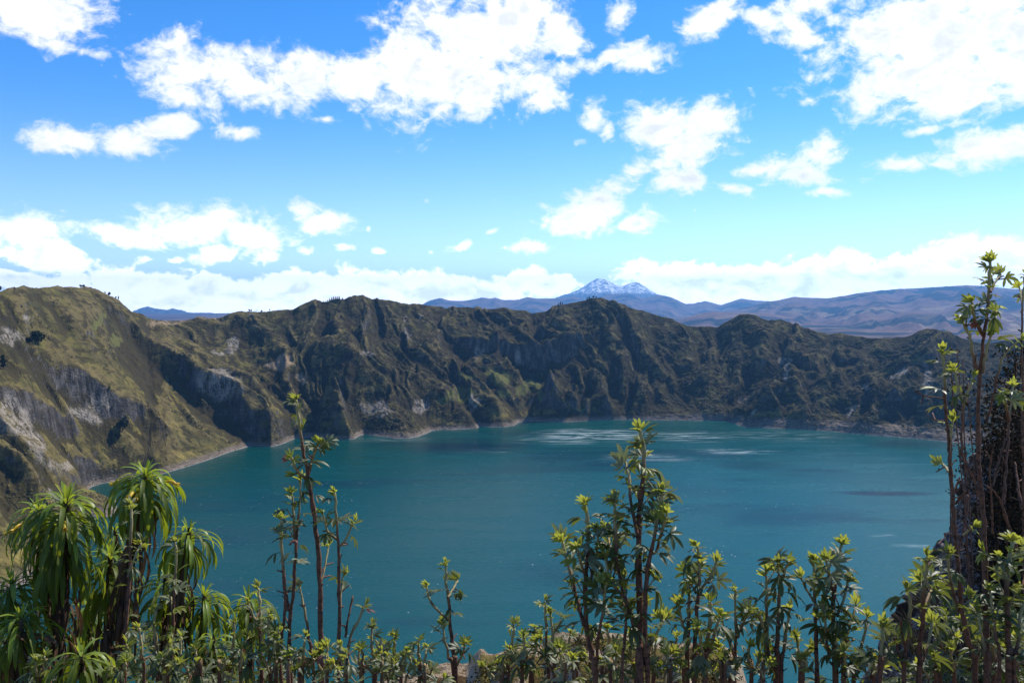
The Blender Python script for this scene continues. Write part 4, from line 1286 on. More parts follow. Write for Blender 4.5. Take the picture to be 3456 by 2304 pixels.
LM = [palmate('palmate_leaf', M_MATURE, n, 0.045, 0.016, sp_, dr, cp, s) for n, sp_, dr, cp, s in ((5, 78, .35, .05, 1), (4, 60, .5, -.1, 2), (5, 85, .25, .15, 3), (3, 42, .65, -.2, 4), (5, 70, .2, .3, 5), (4, 52, .8, -.35, 6))]
LG = [palmate('palmate_leaf', M_GREY, n, 0.044, 0.015, sp_, dr, cp, s) for n, sp_, dr, cp, s in ((5, 75, .30, .1, 11), (4, 55, .6, -.1, 12), (5, 85, .2, .2, 13))]
LY = [palmate('palmate_leaf', M_YOUNG, n, 0.038, 0.006, sp_, dr, cp, s) for n, sp_, dr, cp, s in ((4, 42, .25, .25, 21), (3, 30, .30, .45, 22), (5, 55, .35, .15, 23), (3, 22, .10, .6, 24))]
LR = [palmate('palmate_leaf', M_RED, 4, 0.034, 0.010, 35, .5, -.3, 31)]


def strap(name, m, L, Wd, th0, th1, twist, seed, rows=9, wav=0.12):
    """long blade starting along +Y, bending from elevation th0 to th1"""
    rnd = random.Random(seed)
    V, Q = [], []
    p = Vector((0, 0, 0))
    for i in range(rows):
        s = i / (rows - 1)
        th = R(th0 + (th1 - th0) * s ** 0.85)
        d = Vector((0, math.cos(th), math.sin(th)))
        nrm = Vector((0, -math.sin(th), math.cos(th)))
        if i:
            p = p + d * (L / (rows - 1))
        w = Wd * (0.30 + 2.6 * s ** 0.8 * (1 - s) ** 0.75) * 0.62 if s < 1 else 0.0006
        tw = twist * s + rnd.uniform(-wav, wav)
        sd = Vector((math.cos(tw), 0, 0)) + nrm * math.sin(tw)
        fold = 0.30 + rnd.uniform(-.15, .15)
        V += [p - sd * w * 0.5 + nrm * (fold * w * 0.5), p.copy(), p + sd * w * 0.5 + nrm * (fold * w * 0.5)]
    for i in range(rows - 1):
        a = 3 * i
        Q += [(a, a + 1, a + 4, a + 3), (a + 1, a + 2, a + 5, a + 4)]
    return mesh_vq(name, V, Q, m)


ST_UP = [strap('strap_leaf', M_STRAPY, 0.075, 0.017, 84, 60, 0, 1), strap('strap_leaf', M_STRAPY, 0.10, 0.020, 74, -15, .2, 2), strap('strap_leaf', M_STRAPY, 0.125, 0.023, 64, -65, -.2, 3)]
ST_MID = [strap('strap_leaf', M_STRAP, 0.170, 0.0205, 48, -92, .4, 4), strap('strap_leaf', M_STRAP, 0.180, 0.021, 36, -98, -.4, 5), strap('strap_leaf', M_STRAP, 0.160, 0.0205, 44, -80, .6, 6), strap('strap_leaf', M_STRAP, 0.185, 0.0205, 26, -105, -.6, 7), strap('strap_leaf', M_STRAPY, 0.165, 0.0195, 42, -90, .3, 17)]
ST_LOW = [strap('strap_leaf', M_STRAP, 0.185, 0.0205, 10, -100, .8, 8), strap('strap_leaf', M_STRAP, 0.175, 0.0195, -5, -105, -.8, 9), strap('strap_leaf', M_STRAP, 0.16, 0.021, -25, -98, 1.1, 10)]
ST_DEAD = [strap('dead_leaf', M_DEAD, 0.17, 0.016, -35, -100, 1.6, 11, 7, .5), strap('dead_leaf', M_DEAD, 0.20, 0.014, -55, -95, -2.0, 12, 7, .6), strap('dead_leaf', M_DEAD, 0.13, 0.015, -10, -120, 1.2, 13, 7, .6)]


def flower_mesh():
    V, Q = tube([(0, -.075, -.02), (0, -.03, .004), (0, 0, 0), (0, .014, .004), (0, .030, .002), (0, .044, -.004)], [.0015, .0015, .003, .0075, .009, .006], 6)
    for k in range(5):
        an = k * 2 * math.pi / 5
        d = Vector((0.6 * math.cos(an), 1, 0.6 * math.sin(an))).normalized()
        up = Vector((math.cos(an), 0, math.sin(an)))
        leaflet(V, Q, Vector((0.005 * math.cos(an), .043, -.004 + .005 * math.sin(an))), d, (up - d * up.dot(d)).normalized(), .018, .010, .3, .2, (0, .5), (.8, 1))
    return mesh_vq('yellow_flower', V, Q, M_YELLOW)


FLOWER = flower_mesh()


def empty(name, loc):
    o = bpy.data.objects.new(name, None)
    COL.objects.link(o)
    o.location = loc
    o.empty_display_size = 0.05
    return o


def put(name, me, root, p, ydir, zdir, sc):
    y = ydir.normalized()
    x = y.cross(zdir)
    if x.length < 1e-4:
        x = y.cross(Vector((0.3, 0.5, 0.8)))
    x.normalize()
    z = x.cross(y)
    M = Matrix((x, y, z)).transposed().to_4x4()
    o = bpy.data.objects.new(name, me)
    COL.objects.link(o)
    o.parent = root
    o.matrix_basis = Matrix.Translation(p - root.location) @ M @ Matrix.Scale(sc, 4)
    return o


def smooth_path(pts, sub=5):
    out_ = []
    n = len(pts)
    for i in range(n - 1):
        p0, p1, p2, p3 = pts[max(i - 1, 0)], pts[i], pts[i + 1], pts[min(i + 2, n - 1)]
        for k in range(sub):
            s = k / sub
            out_.append(0.5 * ((2 * p1) + (p2 - p0) * s + (2 * p0 - 5 * p1 + 4 * p2 - p3) * s * s + (3 * p1 - p0 - 3 * p2 + p3) * s ** 3))
    out_.append(pts[-1].copy())
    return out_


def stem_obj(name, path, radii, root, ages, sides=6):
    off = root.location
    V, Q = tube([p - off for p in path], radii, sides)
    n = len(V)
    V.append(path[0] - off + (path[0] - path[1]).normalized() * radii[0])
    for s in range(sides):
        Q.append((n, (s + 1) % sides, s))
    me = mesh_vq(name, V, Q, m_stem)
    at = me.attributes.new('age', 'FLOAT', 'POINT')
    at.data.foreach_set('value', np.array([ages[min(i // sides, len(ages) - 1)] if i < n else ages[0] for i in range(n + 1)], dtype=np.float32))
    return link(name, me, root)


def along(path, s):
    """point and upward tangent at arc length s from the top"""
    acc = 0.0
    for a, b_ in zip(path, path[1:]):
        L = (b_ - a).length
        if acc + L >= s or b_ is path[-1]:
            f = min(1.0, (s - acc) / max(L, 1e-6))
            return a.lerp(b_, f), (a - b_).normalized()
        acc += L
    return path[-1], (path[-2] - path[-1]).normalized()


def plen(path):
    return sum((b_ - a).length for a, b_ in zip(path, path[1:]))


def whorl(root, p, up, rnd, n, sc, young, tilt=0.5):
    """a tuft of leaves at a shoot tip"""
    ref = up.cross(Vector((1, 0.2, 0.1))).normalized()
    for k in range(n):
        an = k * 2.399 + rnd.uniform(0, 6.28) * (k == 0)
        out_ = Quaternion(up, an) @ ref
        e = tilt + rnd.uniform(-.45, .45)
        y = out_ * math.cos(e) + up * math.sin(e)
        z = up * math.cos(e) - out_ * math.sin(e)
        r_ = rnd.random()
        me = rnd.choice(LY) if r_ < young else (rnd.choice(LG) if r_ < young + 0.22 else rnd.choice(LM))
        put('leaf', me, root, p, y, z, sc * rnd.uniform(0.85, 1.15))


def shrub(name, label, cat, stems, depth, seed, size=1.0, group=None, leafy=330, dense=1.0, young=0.35, base_px=None):
    """stems: lists of photo pixels from the tip down; those that reach the bottom of the photo go on down to the ground"""
    rnd = random.Random(seed)
    m_px = depth / F
    lows = [s[0][-1] for s in stems if s[0][-1][1] >= 2290] or [stems[0][0][-1]]
    bx_ = sum(p[0] for p in lows) / len(lows) if base_px is None else base_px
    b0 = P(bx_, 2304, depth)
    base = Vector((b0.x, b0.y, ground_z(b0.x, b0.y) - 0.02))
    root = empty(name, base)
    tag(root, label, cat, group)
    for si, st_ in enumerate(stems):
        pts, r_top, r_bot = st_[0], st_[1], st_[2]
        lf = st_[3] if len(st_) > 3 else leafy
        main = pts[-1][1] >= 2290
        lean = rnd.uniform(-.05, .05) if main else rnd.uniform(-.10, .10)
        n = len(pts)
        w = [P(x, y, depth + lean * (1 - i / max(n - 1, 1))) for i, (x, y) in enumerate(pts)]
        if main:
            w.append(w[-1].lerp(base, 0.45) + Vector((rnd.uniform(-.02, .02), 0, 0)))
            w.append(base + Vector((rnd.uniform(-.03, .03), rnd.uniform(-.03, .03), -0.03)))
        path = smooth_path(w)
        for p in path[1:-1]:
            p += Vector((rnd.gauss(0, 1), rnd.gauss(0, 1), 0)) * (1.3 * m_px)
        T = plen(path)
        vis = plen([P(x, y, depth) for x, y in pts])
        rad, age, acc = [], [], 0.0
        for i, p in enumerate(path):
            if i:
                acc += (p - path[i - 1]).length
            f = min(1.0, acc / max(vis, 1e-4))
            rad.append(m_px * (r_top + (r_bot - r_top) * f) * (1 + 0.14 * rnd.uniform(-1, 1) + (0.25 if rnd.random() < 0.12 else 0)))
            age.append(min(1.0, (0.0 if lf > 0 else 0.6) + acc / (380 * m_px)))
        stem_obj('stem' if main else 'branch', path, rad, root, age)
        # tip
        p, up = path[0], (path[0] - path[1]).normalized()
        if lf > 0:
            whorl(root, p, up, rnd, 2, 0.75 * size, 1.0, 1.15)
            whorl(root, p - up * 8 * m_px, up, rnd, 2, 0.85 * size, 0.8, 0.6)
        # leaves down the stem
        s, k = 20 * m_px, 0
        step = 17.5 * m_px / dense
        an = rnd.uniform(0, 6.28)
        while s < min(lf * m_px, T * 0.98):
            q, up = along(path, s)
            f = s / (max(lf, 1) * m_px)
            an += 2.399
            ref = up.cross(Vector((1, 0.25, 0.1))).normalized()
            out_ = Quaternion(up, an) @ ref
            if rnd.random() < 1.0 - 0.45 * f:
                e = 0.75 - 0.95 * f + rnd.uniform(-.3, .3)
                y = out_ * math.cos(e) + up * math.sin(e)
                z = up * math.cos(e) - out_ * math.sin(e)
                r_ = rnd.random()
                yg = young * (1 - f) ** 1.5 + 0.08
                me = rnd.choice(LY) if r_ < yg else (rnd.choice(LG) if r_ < yg + 0.22 else (rnd.choice(LR) if r_ > 0.985 else rnd.choice(LM)))
                put('leaf', me, root, q + out_ * m_px * r_top, y, z, size * min(1.0, 0.7 + 1.2 * f) * rnd.uniform(0.8, 1.15))
            if rnd.random() < 0.09 * dense and 0.12 < f:
                L = rnd.uniform(28, 75) * m_px
                d = (out_ * 0.6 + up * 0.8).normalized()
                tw = [q + d * L, q + d * L * 0.5 + Vector((0, 0, -0.004)), q]
                stem_obj('twig', tw, [m_px * 2.6, m_px * 3.0, m_px * 3.6], root, [0.1, 0.25, 0.5], 4)
                whorl(root, tw[0], d, rnd, rnd.choice((2, 3, 3)), 0.8 * size, 0.55)
            s += step * rnd.uniform(0.75, 1.3)
        # leaf scars and dry twig ends lower down
        for _ in range(int(2 + vis / m_px / 160)):
            s = rnd.uniform(min(lf * m_px, vis * .6), vis)
            q, up = along(path, s)
            out_ = Quaternion(up, rnd.uniform(0, 6.28)) @ up.cross(Vector((1, 0.25, 0.1))).normalized()
            d = (out_ + up * rnd.uniform(0.3, 1.4)).normalized()
            L = rnd.uniform(12, 42) * m_px
            stem_obj('twig', [q + d * L, q], [m_px * 2.2, m_px * 3], root, [0.5, 0.8], 4)
    return root


def rosette(label, pts, depth, seed, crown, size=1.0, n_leaf=80, n_dead=34, dead_px=300, flowers=0, r_px=13, group=None):
    """tall stalk with a drooping tuft of strap leaves; pts run from the tip of the leading bud down the stalk"""
    rnd = random.Random(seed)
    m_px = depth / F
    b0 = P(pts[-1][0], 2304, depth)
    base = Vector((b0.x, b0.y, ground_z(b0.x, b0.y) - 0.02))
    root = empty('giant_rosette_plant', base)
    tag(root, label, 'plant', group)
    w = [P(x, y, depth) for x, y in pts] + [base + Vector((0, 0, -0.02))]
    path = smooth_path(w)
    T = plen(path)
    rad = [m_px * r_px * (0.35 + 0.65 * min(1, i / 8)) * rnd.uniform(0.9, 1.12) for i in range(len(path))]
    V, Q = tube([p - base for p in path], rad, 8)
    link('trunk', mesh_vq('trunk', V, Q, m_bark), root)
    Lc = crown * m_px
    an = rnd.uniform(0, 6)

    def one(s, me, nm, e0, sc):
        q, up = along(path, s)
        up = (up * 0.5 + Vector((0, 0, 0.5))).normalized()
        ref = up.cross(Vector((1, 0.25, 0.1))).normalized()
        out_ = Quaternion(up, an) @ ref
        put(nm, me, root, q + out_ * m_px * r_px * 0.5, (out_ + up * e0).normalized(), up, sc)

    for i in range(n_leaf):
        f = i / n_leaf
        an += 2.399 + rnd.uniform(-.2, .2)
        if f < 0.16:
            me = ST_UP[min(2, int(f / 0.16 * 3))]
            sc = 0.75 + 1.6 * f
        elif f < 0.62:
            me = rnd.choice(ST_MID)
            sc = 0.95 + 0.2 * f
        else:
            me = rnd.choice(ST_LOW)
            sc = 1.05
        one(0.012 + Lc * f ** 1.15, me, 'leaf', rnd.uniform(-.12, .12), size * sc * rnd.uniform(0.85, 1.12))
    for i in range(n_dead):
        an += 2.399 + rnd.uniform(-.5, .5)
        one(Lc * 0.75 + dead_px * m_px * (i / n_dead), rnd.choice(ST_DEAD), 'dead_leaf', 0, size * rnd.uniform(0.7, 1.15))
    for i in range(flowers):
        an += 1.5
        q, up = along(path, Lc * rnd.uniform(0.35, 0.9))
        out_ = Quaternion(up, an) @ up.cross(Vector((1, 0.25, 0.1))).normalized()
        if out_.y > 0.3:
            out_.y = -out_.y
        put('flower', FLOWER, root, q + out_ * 0.075 * size + up * 0.015, out_ + Vector((0, 0, -0.1)), up, 0.8)
    return root

# ================================================================== RIGHT BANK
def bank():
    rows, cols = 150, 170
    edge = [(1300, 3520), (1380, 3470), (1450, 3430), (1520, 3370), (1570, 3330), (1700, 3312), (1790, 3275), (1830, 3230), (1890, 3192), (1960, 3165), (2010, 3150), (2080, 3118), (2140, 3072), (2200, 3050), (2304, 3010), (2500, 2960), (2800, 2900), (3400, 2840)]
    ey, ex = zip(*edge)
    V = np.zeros((rows, cols, 3))
    yy = np.linspace(1300, 3400, rows)
    D0 = 3.1
    Wd = np.interp(yy, [1300, 1420, 1600, 3400], [0.02, 0.22, 0.5, 1.0])
    th = np.linspace(0, 2 * np.pi, cols)
    for j, y in enumerate(yy):
        e = P(float(np.interp(y, ey, ex)), y, D0)
        w = Wd[j]
        V[j, :, 0] = e.x + w - w * np.cos(th)
        V[j, :, 1] = e.y - 0.55 * w * np.sin(th) * np.where(np.sin(th) > 0, 1.0, 1.4)
        V[j, :, 2] = e.z
    nx_, ny_ = -np.cos(th)[None, :] * np.ones((rows, 1)), -np.sin(th)[None, :] * np.ones((rows, 1))
    u, v = V[..., 0] + 0.7 * V[..., 1], V[..., 2] - EYE
    dsp = 0.07 * fbm(u / 0.35, v / 0.35, 4, 401) + 0.045 * (ridged(u / 0.14, v / 0.14, 3, 402) - 0.8) + 0.014 * (np.abs(perlin(u / 0.022, v / 0.022, 403)) - 0.3) + 0.010 * perlin(u / 0.011, v / 0.011, 404)
    dsp *= np.clip(Wd / 0.2, 0.1, 1)[:, None]
    dsp[:, -1] = dsp[:, 0]
    V[..., 0] += nx_ * dsp
    V[..., 1] += ny_ * dsp
    m, t, out = new_mat('mossy_rock')
    geo = t.new('ShaderNodeNewGeometry')
    pos = geo.outputs['Position']
    a1 = t.noise(pos, 7.0, 5, 0.6)
    a2_ = t.noise(pos, 55.0, 4, 0.65)
    c = t.mix(t.smooth(a2_, 0.38, 0.66), (0.07, 0.048, 0.040), (0.42, 0.30, 0.26))
    c = t.mix(t.smooth(a1, 0.50, 0.62), c, (0.055, 0.038, 0.030))
    c = t.mix(t.math('MULTIPLY', t.smooth(t.noise(pos, 4.0, 4, 0.6), 0.56, 0.66), 0.7), c, (0.06, 0.065, 0.02))
    b = principled(t, c, 1.0, 0.05)
    t.link(bump(t, a2_, 1.0, 0.02), b.inputs['Normal'])
    t.link(b.outputs[0], out.inputs[0])
    o = link('mossy_bank', mesh_np('mossy_bank', V.reshape(-1, 3), grid_quads(rows, cols), m))
    tag(o, 'reddish brown moss covered rock bank rising along the right edge', 'rock')


bank()

# dark twiggy bush above the bank
m_twl, t, out = new_mat('small_dark_leaves')
geo = t.new('ShaderNodeNewGeometry')
c = t.mix(geo.outputs['Random Per Island'], (0.012, 0.009, 0.006), (0.075, 0.048, 0.024))
b = principled(t, c, 0.8, 0.15)
t.link(b.outputs[0], out.inputs[0])


def twiggy(label, tips, base_px, depth, seed, n_per, spread, leaf=0.011):
    rnd = random.Random(seed)
    b0 = P(base_px, 2304, depth)
    base = Vector((b0.x, b0.y, ground_z(b0.x, b0.y) - 0.02))
    root = empty('twiggy_bush', base)
    tag(root, label, 'bush')
    V, Q = [], []
    for (x, y) in tips:
        tip = P(x, y, depth + rnd.uniform(-.25, .25))
        mid = tip.lerp(base, 0.45) + Vector((rnd.uniform(-.06, .06), rnd.uniform(-.1, .1), 0))
        path = smooth_path([tip, tip.lerp(mid, 0.5) + Vector((rnd.uniform(-.03, .03), 0, 0)), mid, base])
        stem_obj('stem', path, [0.0013 + 0.0035 * i / len(path) for i in range(len(path))], root, [0.6 + 0.4 * i / len(path) for i in range(len(path))], 5)
        T = plen(path)
        for k in range(n_per):
            s = rnd.random() ** 1.2 * T * 0.55
            q, up = along(path, s)
            d = Vector((rnd.gauss(0, 1), rnd.gauss(0, 1), rnd.gauss(0.2, .8))).normalized()
            c0 = q + d * spread * rnd.random() ** 0.5
            for _ in range(5):
                c1 = c0 + Vector((rnd.gauss(0, 1), rnd.gauss(0, 1), rnd.gauss(0, 1))) * leaf * 1.2
                u = Vector((rnd.gauss(0, 1), rnd.gauss(0, 1), rnd.gauss(0, 1))).normalized() * leaf
                w = u.cross(Vector((rnd.gauss(0, 1), rnd.gauss(0, 1), rnd.gauss(0, 1)))).normalized() * leaf * 0.4
                n = len(V)
                V += [c1 - u - base, c1 + w - base, c1 + u - base, c1 - w - base]
                Q.append((n, n + 1, n + 2, n + 3))
            if rnd.random() < 0.25:
                n = len(V)
                w = Vector((0.0012, 0, 0))
                V += [q - w - base, q + w - base, c0 + w - base, c0 - w - base]
                Q.append((n, n + 1, n + 2, n + 3))
    o = link('foliage', mesh_vq('foliage', V, Q, m_twl, False), root)
    o['kind'] = 'stuff'


twiggy('dark twiggy small leaved bush filling the right edge above the bank', [(3456, 1190), (3430, 1230), (3480, 1250), (3400, 1290), (3375, 1330), (3350, 1400), (3440, 1330), (3500, 1200), (3520, 1300), (3395, 1420), (3420, 1480), (3460, 1450), (3370, 1500), (3360, 1580), (3410, 1600), (3450, 1620), (3340, 1650), (3500, 1500)], 3480, 2.75, 5, 330, 0.09, 0.008)
twiggy('thin reddish dry bush behind the tall right stem', [(3230, 1180), (3205, 1215), (3250, 1210), (3215, 1290), (3262, 1300)], 3330, 2.5, 9, 34, 0.035, 0.007)

# ================================================================== ROSETTE PLANTS, LEFT
GR = 'giant rosette plants at the left'
rosette('biggest rosette plant with a long drooping leaf skirt, at left', [(225, 1672), (222, 1740), (215, 1850), (212, 2000), (205, 2150), (200, 2304)], 2.75, 1, 215, 1.02, 150, 60, 420, 1, 20, GR)
rosette('rosette plant with a small yellow flower merging into the biggest one from the left', [(130, 1705), (135, 1780), (145, 1880), (160, 2050), (180, 2304)], 2.85, 2, 105, 0.86, 74, 34, 330, 2, 13, GR)
rosette('tallest rosette plant with yellow flowers on a leaning shaggy stalk', [(492, 1590), (490, 1650), (482, 1750), (450, 1860), (420, 2000), (395, 2150), (350, 2304)], 2.8, 3, 85, 0.98, 92, 70, 420, 4, 14, GR)
rosette('rosette plant with browned leaf tips right of the tallest one', [(640, 1780), (632, 1850), (615, 1950), (600, 2100), (590, 2304)], 2.9, 4, 62, 0.82, 62, 50, 330, 0, 16, GR)
rosette('small rosette head peeping out between the two largest plants', [(388, 1780), (392, 1830), (400, 1920), (410, 2050), (415, 2304)], 3.1, 5, 50, 0.68, 40, 20, 200, 0, 11, GR)
rosette('bushy rosette plant below and between the two largest', [(372, 1862), (372, 1930), (370, 2050), (368, 2304)], 2.95, 6, 140, 0.9, 96, 36, 260, 0, 15, GR)
rosette('rosette plant half cut by the left photo edge', [(40, 1950), (42, 2020), (45, 2120), (50, 2304)], 2.7, 7, 95, 0.9, 70, 24, 240, 0, 14, GR)
rosette('low rosette plant in the bottom left corner', [(70, 2070), (72, 2130), (75, 2200), (80, 2304)], 2.55, 8, 95, 0.86, 62, 16, 200, 0, 13, GR)
rosette('leafy rosette plant with long arching leaves right of the dark trunks', [(690, 1995), (690, 2050), (685, 2150), (680, 2304)], 2.95, 9, 85, 0.86, 66, 22, 260, 0, 13, GR)
rosette('pale green rosette plant behind the tall bare shrub', [(838, 2010), (840, 2070), (842, 2160), (845, 2304)], 3.1, 10, 85, 0.84, 62, 22, 240, 0, 12, GR)
rosette('bright fresh rosette cut off by the bottom edge', [(275, 2195), (276, 2260), (278, 2340), (280, 2400)], 2.2, 11, 60, 0.82, 46, 10, 120, 0, 10, GR)
rosette('small bright rosette low behind the grey leaved sprigs', [(722, 2140), (722, 2200), (722, 2270), (722, 2330)], 2.7, 12, 60, 0.72, 46, 12, 140, 0, 11, GR)
rosette('rosette plant in shade under the browned one', [(560, 1930), (560, 1990), (558, 2100), (556, 2304)], 3.1, 13, 100, 0.82, 64, 34, 260, 0, 15, GR)
rosette('shaded rosette plant behind the biggest trunk', [(300, 2030), (300, 2090), (300, 2180), (300, 2304)], 3.2, 14, 110, 0.86, 64, 20, 200, 0, 14, GR)

# ================================================================== SHRUBS WITH HAND SHAPED LEAVES
shrub('palmate_shrub', 'tall half bare shrub left of centre with its tip above the far shore', 'shrub', [
    ([(1000, 1352), (1008, 1420), (1022, 1520), (1040, 1610), (1060, 1740), (1075, 1880), (1082, 2060), (1085, 2304)], 4.5, 11, 330),
    ([(1074, 1492), (1060, 1530), (1040, 1600)], 4, 5, 60),
    ([(985, 1545), (1005, 1590), (1036, 1618)], 4, 5, 90),
    ([(985, 1668), (992, 1760), (998, 1850), (990, 1990), (978, 2110), (982, 2304)], 4, 8, 260),
    ([(1015, 1620), (1010, 1720), (1000, 1850)], 3, 5, 120),
    ([(950, 1750), (952, 1850), (960, 1960), (975, 2060)], 3.5, 6, 40),
    ([(945, 1800), (955, 1920), (962, 2050), (948, 2180), (950, 2304)], 4, 6, 70),
    ([(1130, 1665), (1136, 1760), (1142, 1880), (1146, 2040), (1142, 2304)], 4, 8, 150),
    ([(1192, 1762), (1172, 1810), (1142, 1850)], 3.5, 4.5, 60),
    ([(1090, 1735), (1105, 1790), (1136, 1820)], 3, 4, 70),
    ([(1228, 2045), (1210, 2090), (1180, 2160), (1168, 2304)], 4, 6, 60),
    ([(1110, 1840), (1095, 1920), (1080, 1990)], 3, 4, 20),
    ([(1190, 2010), (1178, 2070), (1165, 2150)], 3, 4.5, 0),
    ([(1012, 1980), (1030, 2080), (1050, 2200), (1060, 2304)], 3, 6, 40),
    ([(1160, 1940), (1152, 2000), (1146, 2060)], 3, 4, 50),
], 2.35, 21, 0.92, None, 250, 0.8, 0.4)
shrub('palmate_shrub', 'slim lone shrub standing left of the rocky ledge against the water', 'shrub', [
    ([(1505, 1905), (1506, 1960), (1514, 2030), (1520, 2120), (1530, 2210), (1538, 2304)], 4, 9, 250),
    ([(1440, 1980), (1450, 2020), (1480, 2062), (1515, 2092)], 3.5, 5, 70), ([(1545, 1958), (1530, 1985), (1512, 2015)], 3, 4, 40),
    ([(1492, 2105), (1500, 2150), (1515, 2220), (1530, 2304)], 3.5, 6, 110), ([(1570, 2172), (1560, 2210), (1540, 2245)], 3, 4, 40),
], 2.5, 22, 0.85, None, 250, 0.85, 0.5)
shrub('palmate_shrub', 'largest leafy shrub right of centre with its tip over the far water', 'shrub', [
    ([(2160, 1452), (2174, 1520), (2170, 1600), (2160, 1720), (2155, 1850), (2158, 2000), (2160, 2150), (2158, 2304)], 6, 15, 620),
    ([(2112, 1560), (2122, 1610), (2130, 1690), (2150, 1800)], 5, 6, 200),
    ([(2232, 1668), (2222, 1730), (2205, 1830), (2185, 1930), (2178, 2060), (2180, 2200), (2185, 2304)], 5, 9, 330),
    ([(2250, 1735), (2235, 1790), (2215, 1860)], 4, 5, 110),
    ([(2075, 1690), (2076, 1780), (2080, 1880), (2098, 1980), (2130, 2080), (2150, 2160)], 5, 8, 190),
    ([(2050, 1800), (2062, 1850), (2078, 1900)], 4, 5, 80),
    ([(2040, 1870), (2060, 1950), (2100, 2010), (2130, 2060)], 4, 6, 90),
    ([(2240, 2090), (2215, 2140), (2185, 2190), (2168, 2250)], 5, 6, 120),
    ([(2105, 1960), (2112, 2060), (2108, 2180), (2100, 2304)], 4, 6, 200),
], 1.95, 23, 1.0, None, 330, 1.12, 0.35)
shrub('palmate_shrub', 'leafy shrub joined left of the largest one, leaning left at the top', 'shrub', [
    ([(1972, 1698), (1984, 1760), (1984, 1860), (1976, 1980), (1978, 2100), (2000, 2220), (2010, 2304)], 6, 11, 430),
    ([(1898, 1828), (1912, 1880), (1932, 1960), (1950, 2040), (1972, 2110)], 5, 7, 240),
    ([(1948, 1850), (1962, 1900), (1978, 1950)], 4, 5, 90),
    ([(2018, 1800), (2010, 1880), (1990, 1980)], 4, 5, 130),
    ([(2045, 1970), (2035, 2060), (2020, 2160), (2012, 2240)], 4, 6, 160),
], 2.0, 24, 1.0, None, 330, 1.1, 0.35)
shrub('palmate_shrub', 'slender forked shrub right of the largest one', 'shrub', [
    ([(2352, 1842), (2358, 1890), (2360, 1960), (2352, 2060), (2346, 2180), (2344, 2304)], 4, 8, 260),
    ([(2418, 1895), (2405, 1930), (2385, 1960), (2364, 1990)], 4, 5, 100), ([(2320, 1925), (2330, 1960), (2348, 2000)], 3.5, 4, 70),
    ([(2325, 1965), (2326, 2040), (2322, 2150), (2318, 2304)], 5, 8, 220), ([(2290, 2040), (2300, 2090), (2318, 2140)], 4, 5, 90),
], 2.2, 25, 0.95, None, 260, 0.95, 0.45)
shrub('palmate_shrub', 'shorter bushy shrub with a thick pale stem beside the forked one', 'shrub', [
    ([(2395, 2030), (2396, 2090), (2385, 2180), (2378, 2304)], 6, 9, 280), ([(2430, 2080), (2410, 2140), (2395, 2200)], 4, 5, 90), ([(2360, 2120), (2368, 2180), (2378, 2230)], 4, 5, 80),
], 2.05, 26, 1.0, None, 260, 1.1, 0.4)
shrub('palmate_shrub', 'thin shrub midway between the forked shrub and the paired tips', 'shrub', [
    ([(2482, 1990), (2480, 2050), (2484, 2140), (2480, 2230), (2478, 2304)], 4, 6, 220), ([(2525, 2065), (2510, 2100), (2490, 2150)], 3, 4, 80), ([(2435, 2080), (2448, 2130), (2470, 2190), (2478, 2210)], 3, 4, 70),
], 2.35, 27, 0.9, None, 220, 0.9, 0.45)
shrub('palmate_shrub', 'shrub with two close bright tips above blue water, right of centre', 'shrub', [
    ([(2660, 1897), (2645, 1940), (2632, 1985), (2626, 2080), (2622, 2190), (2620, 2304)], 4, 9, 170), ([(2625, 1900), (2628, 1940), (2632, 1985)], 3.5, 4, 60),
    ([(2586, 1930), (2586, 1990), (2588, 2080), (2590, 2180), (2612, 2260)], 5, 7, 240), ([(2665, 2050), (2660, 2100), (2645, 2200), (2636, 2304)], 4, 7, 200), ([(2560, 2060), (2575, 2110), (2590, 2160)], 4, 5, 90),
], 2.15, 28, 1.0, None, 240, 0.95, 0.45)
shrub('palmate_shrub', 'tall dense leafy shrub with the highest tip right of the paired tips', 'shrub', [
    ([(2842, 1835), (2832, 1890), (2820, 1960), (2812, 2070), (2816, 2180), (2818, 2304)], 4.5, 10, 420), ([(2788, 1890), (2800, 1940), (2815, 2000)], 4, 5, 120),
    ([(2748, 1895), (2746, 1970), (2750, 2060), (2756, 2180), (2756, 2304)], 4, 8, 280), ([(2705, 1950), (2722, 1990), (2746, 2030)], 3.5, 4, 80), ([(2862, 1960), (2850, 2010), (2825, 2080)], 4, 5, 130),
    ([(2890, 2040), (2872, 2100), (2846, 2180), (2830, 2250)], 4, 6, 150), ([(2780, 2060), (2788, 2140), (2800, 2220)], 4, 5, 130), ([(2925, 2085), (2915, 2150), (2895, 2230), (2880, 2304)], 4, 7, 130),
], 2.15, 29, 1.0, None, 330, 1.05, 0.4)
shrub('palmate_shrub', 'low shrub with a few broad leaves against grey blue water', 'shrub', [
    ([(2980, 2115), (2976, 2170), (2972, 2240), (2970, 2304)], 5, 8, 200), ([(3010, 2160), (2995, 2210), (2978, 2250)], 4, 5, 80),
], 2.0, 30, 1.1, None, 200, 0.7, 0.35)
shrub('palmate_shrub', 'shrub with yellow green tips in front of the mossy bank', 'shrub', [
    ([(3128, 1880), (3128, 1930), (3118, 2000), (3112, 2100), (3102, 2200), (3098, 2304)], 5, 9, 210), ([(3060, 1985), (3072, 2030), (3068, 2100), (3055, 2200), (3050, 2304)], 5, 7, 110),
    ([(3040, 2090), (3044, 2130), (3056, 2180)], 3.5, 4, 0), ([(3150, 1960), (3140, 2000), (3122, 2040)], 4, 4, 60), ([(3020, 2150), (3030, 2190), (3044, 2240)], 3, 4, 0), ([(3145, 2100), (3135, 2160), (3115, 2230)], 4, 5, 130),
], 2.0, 31, 1.0, None, 240, 0.85, 0.55)
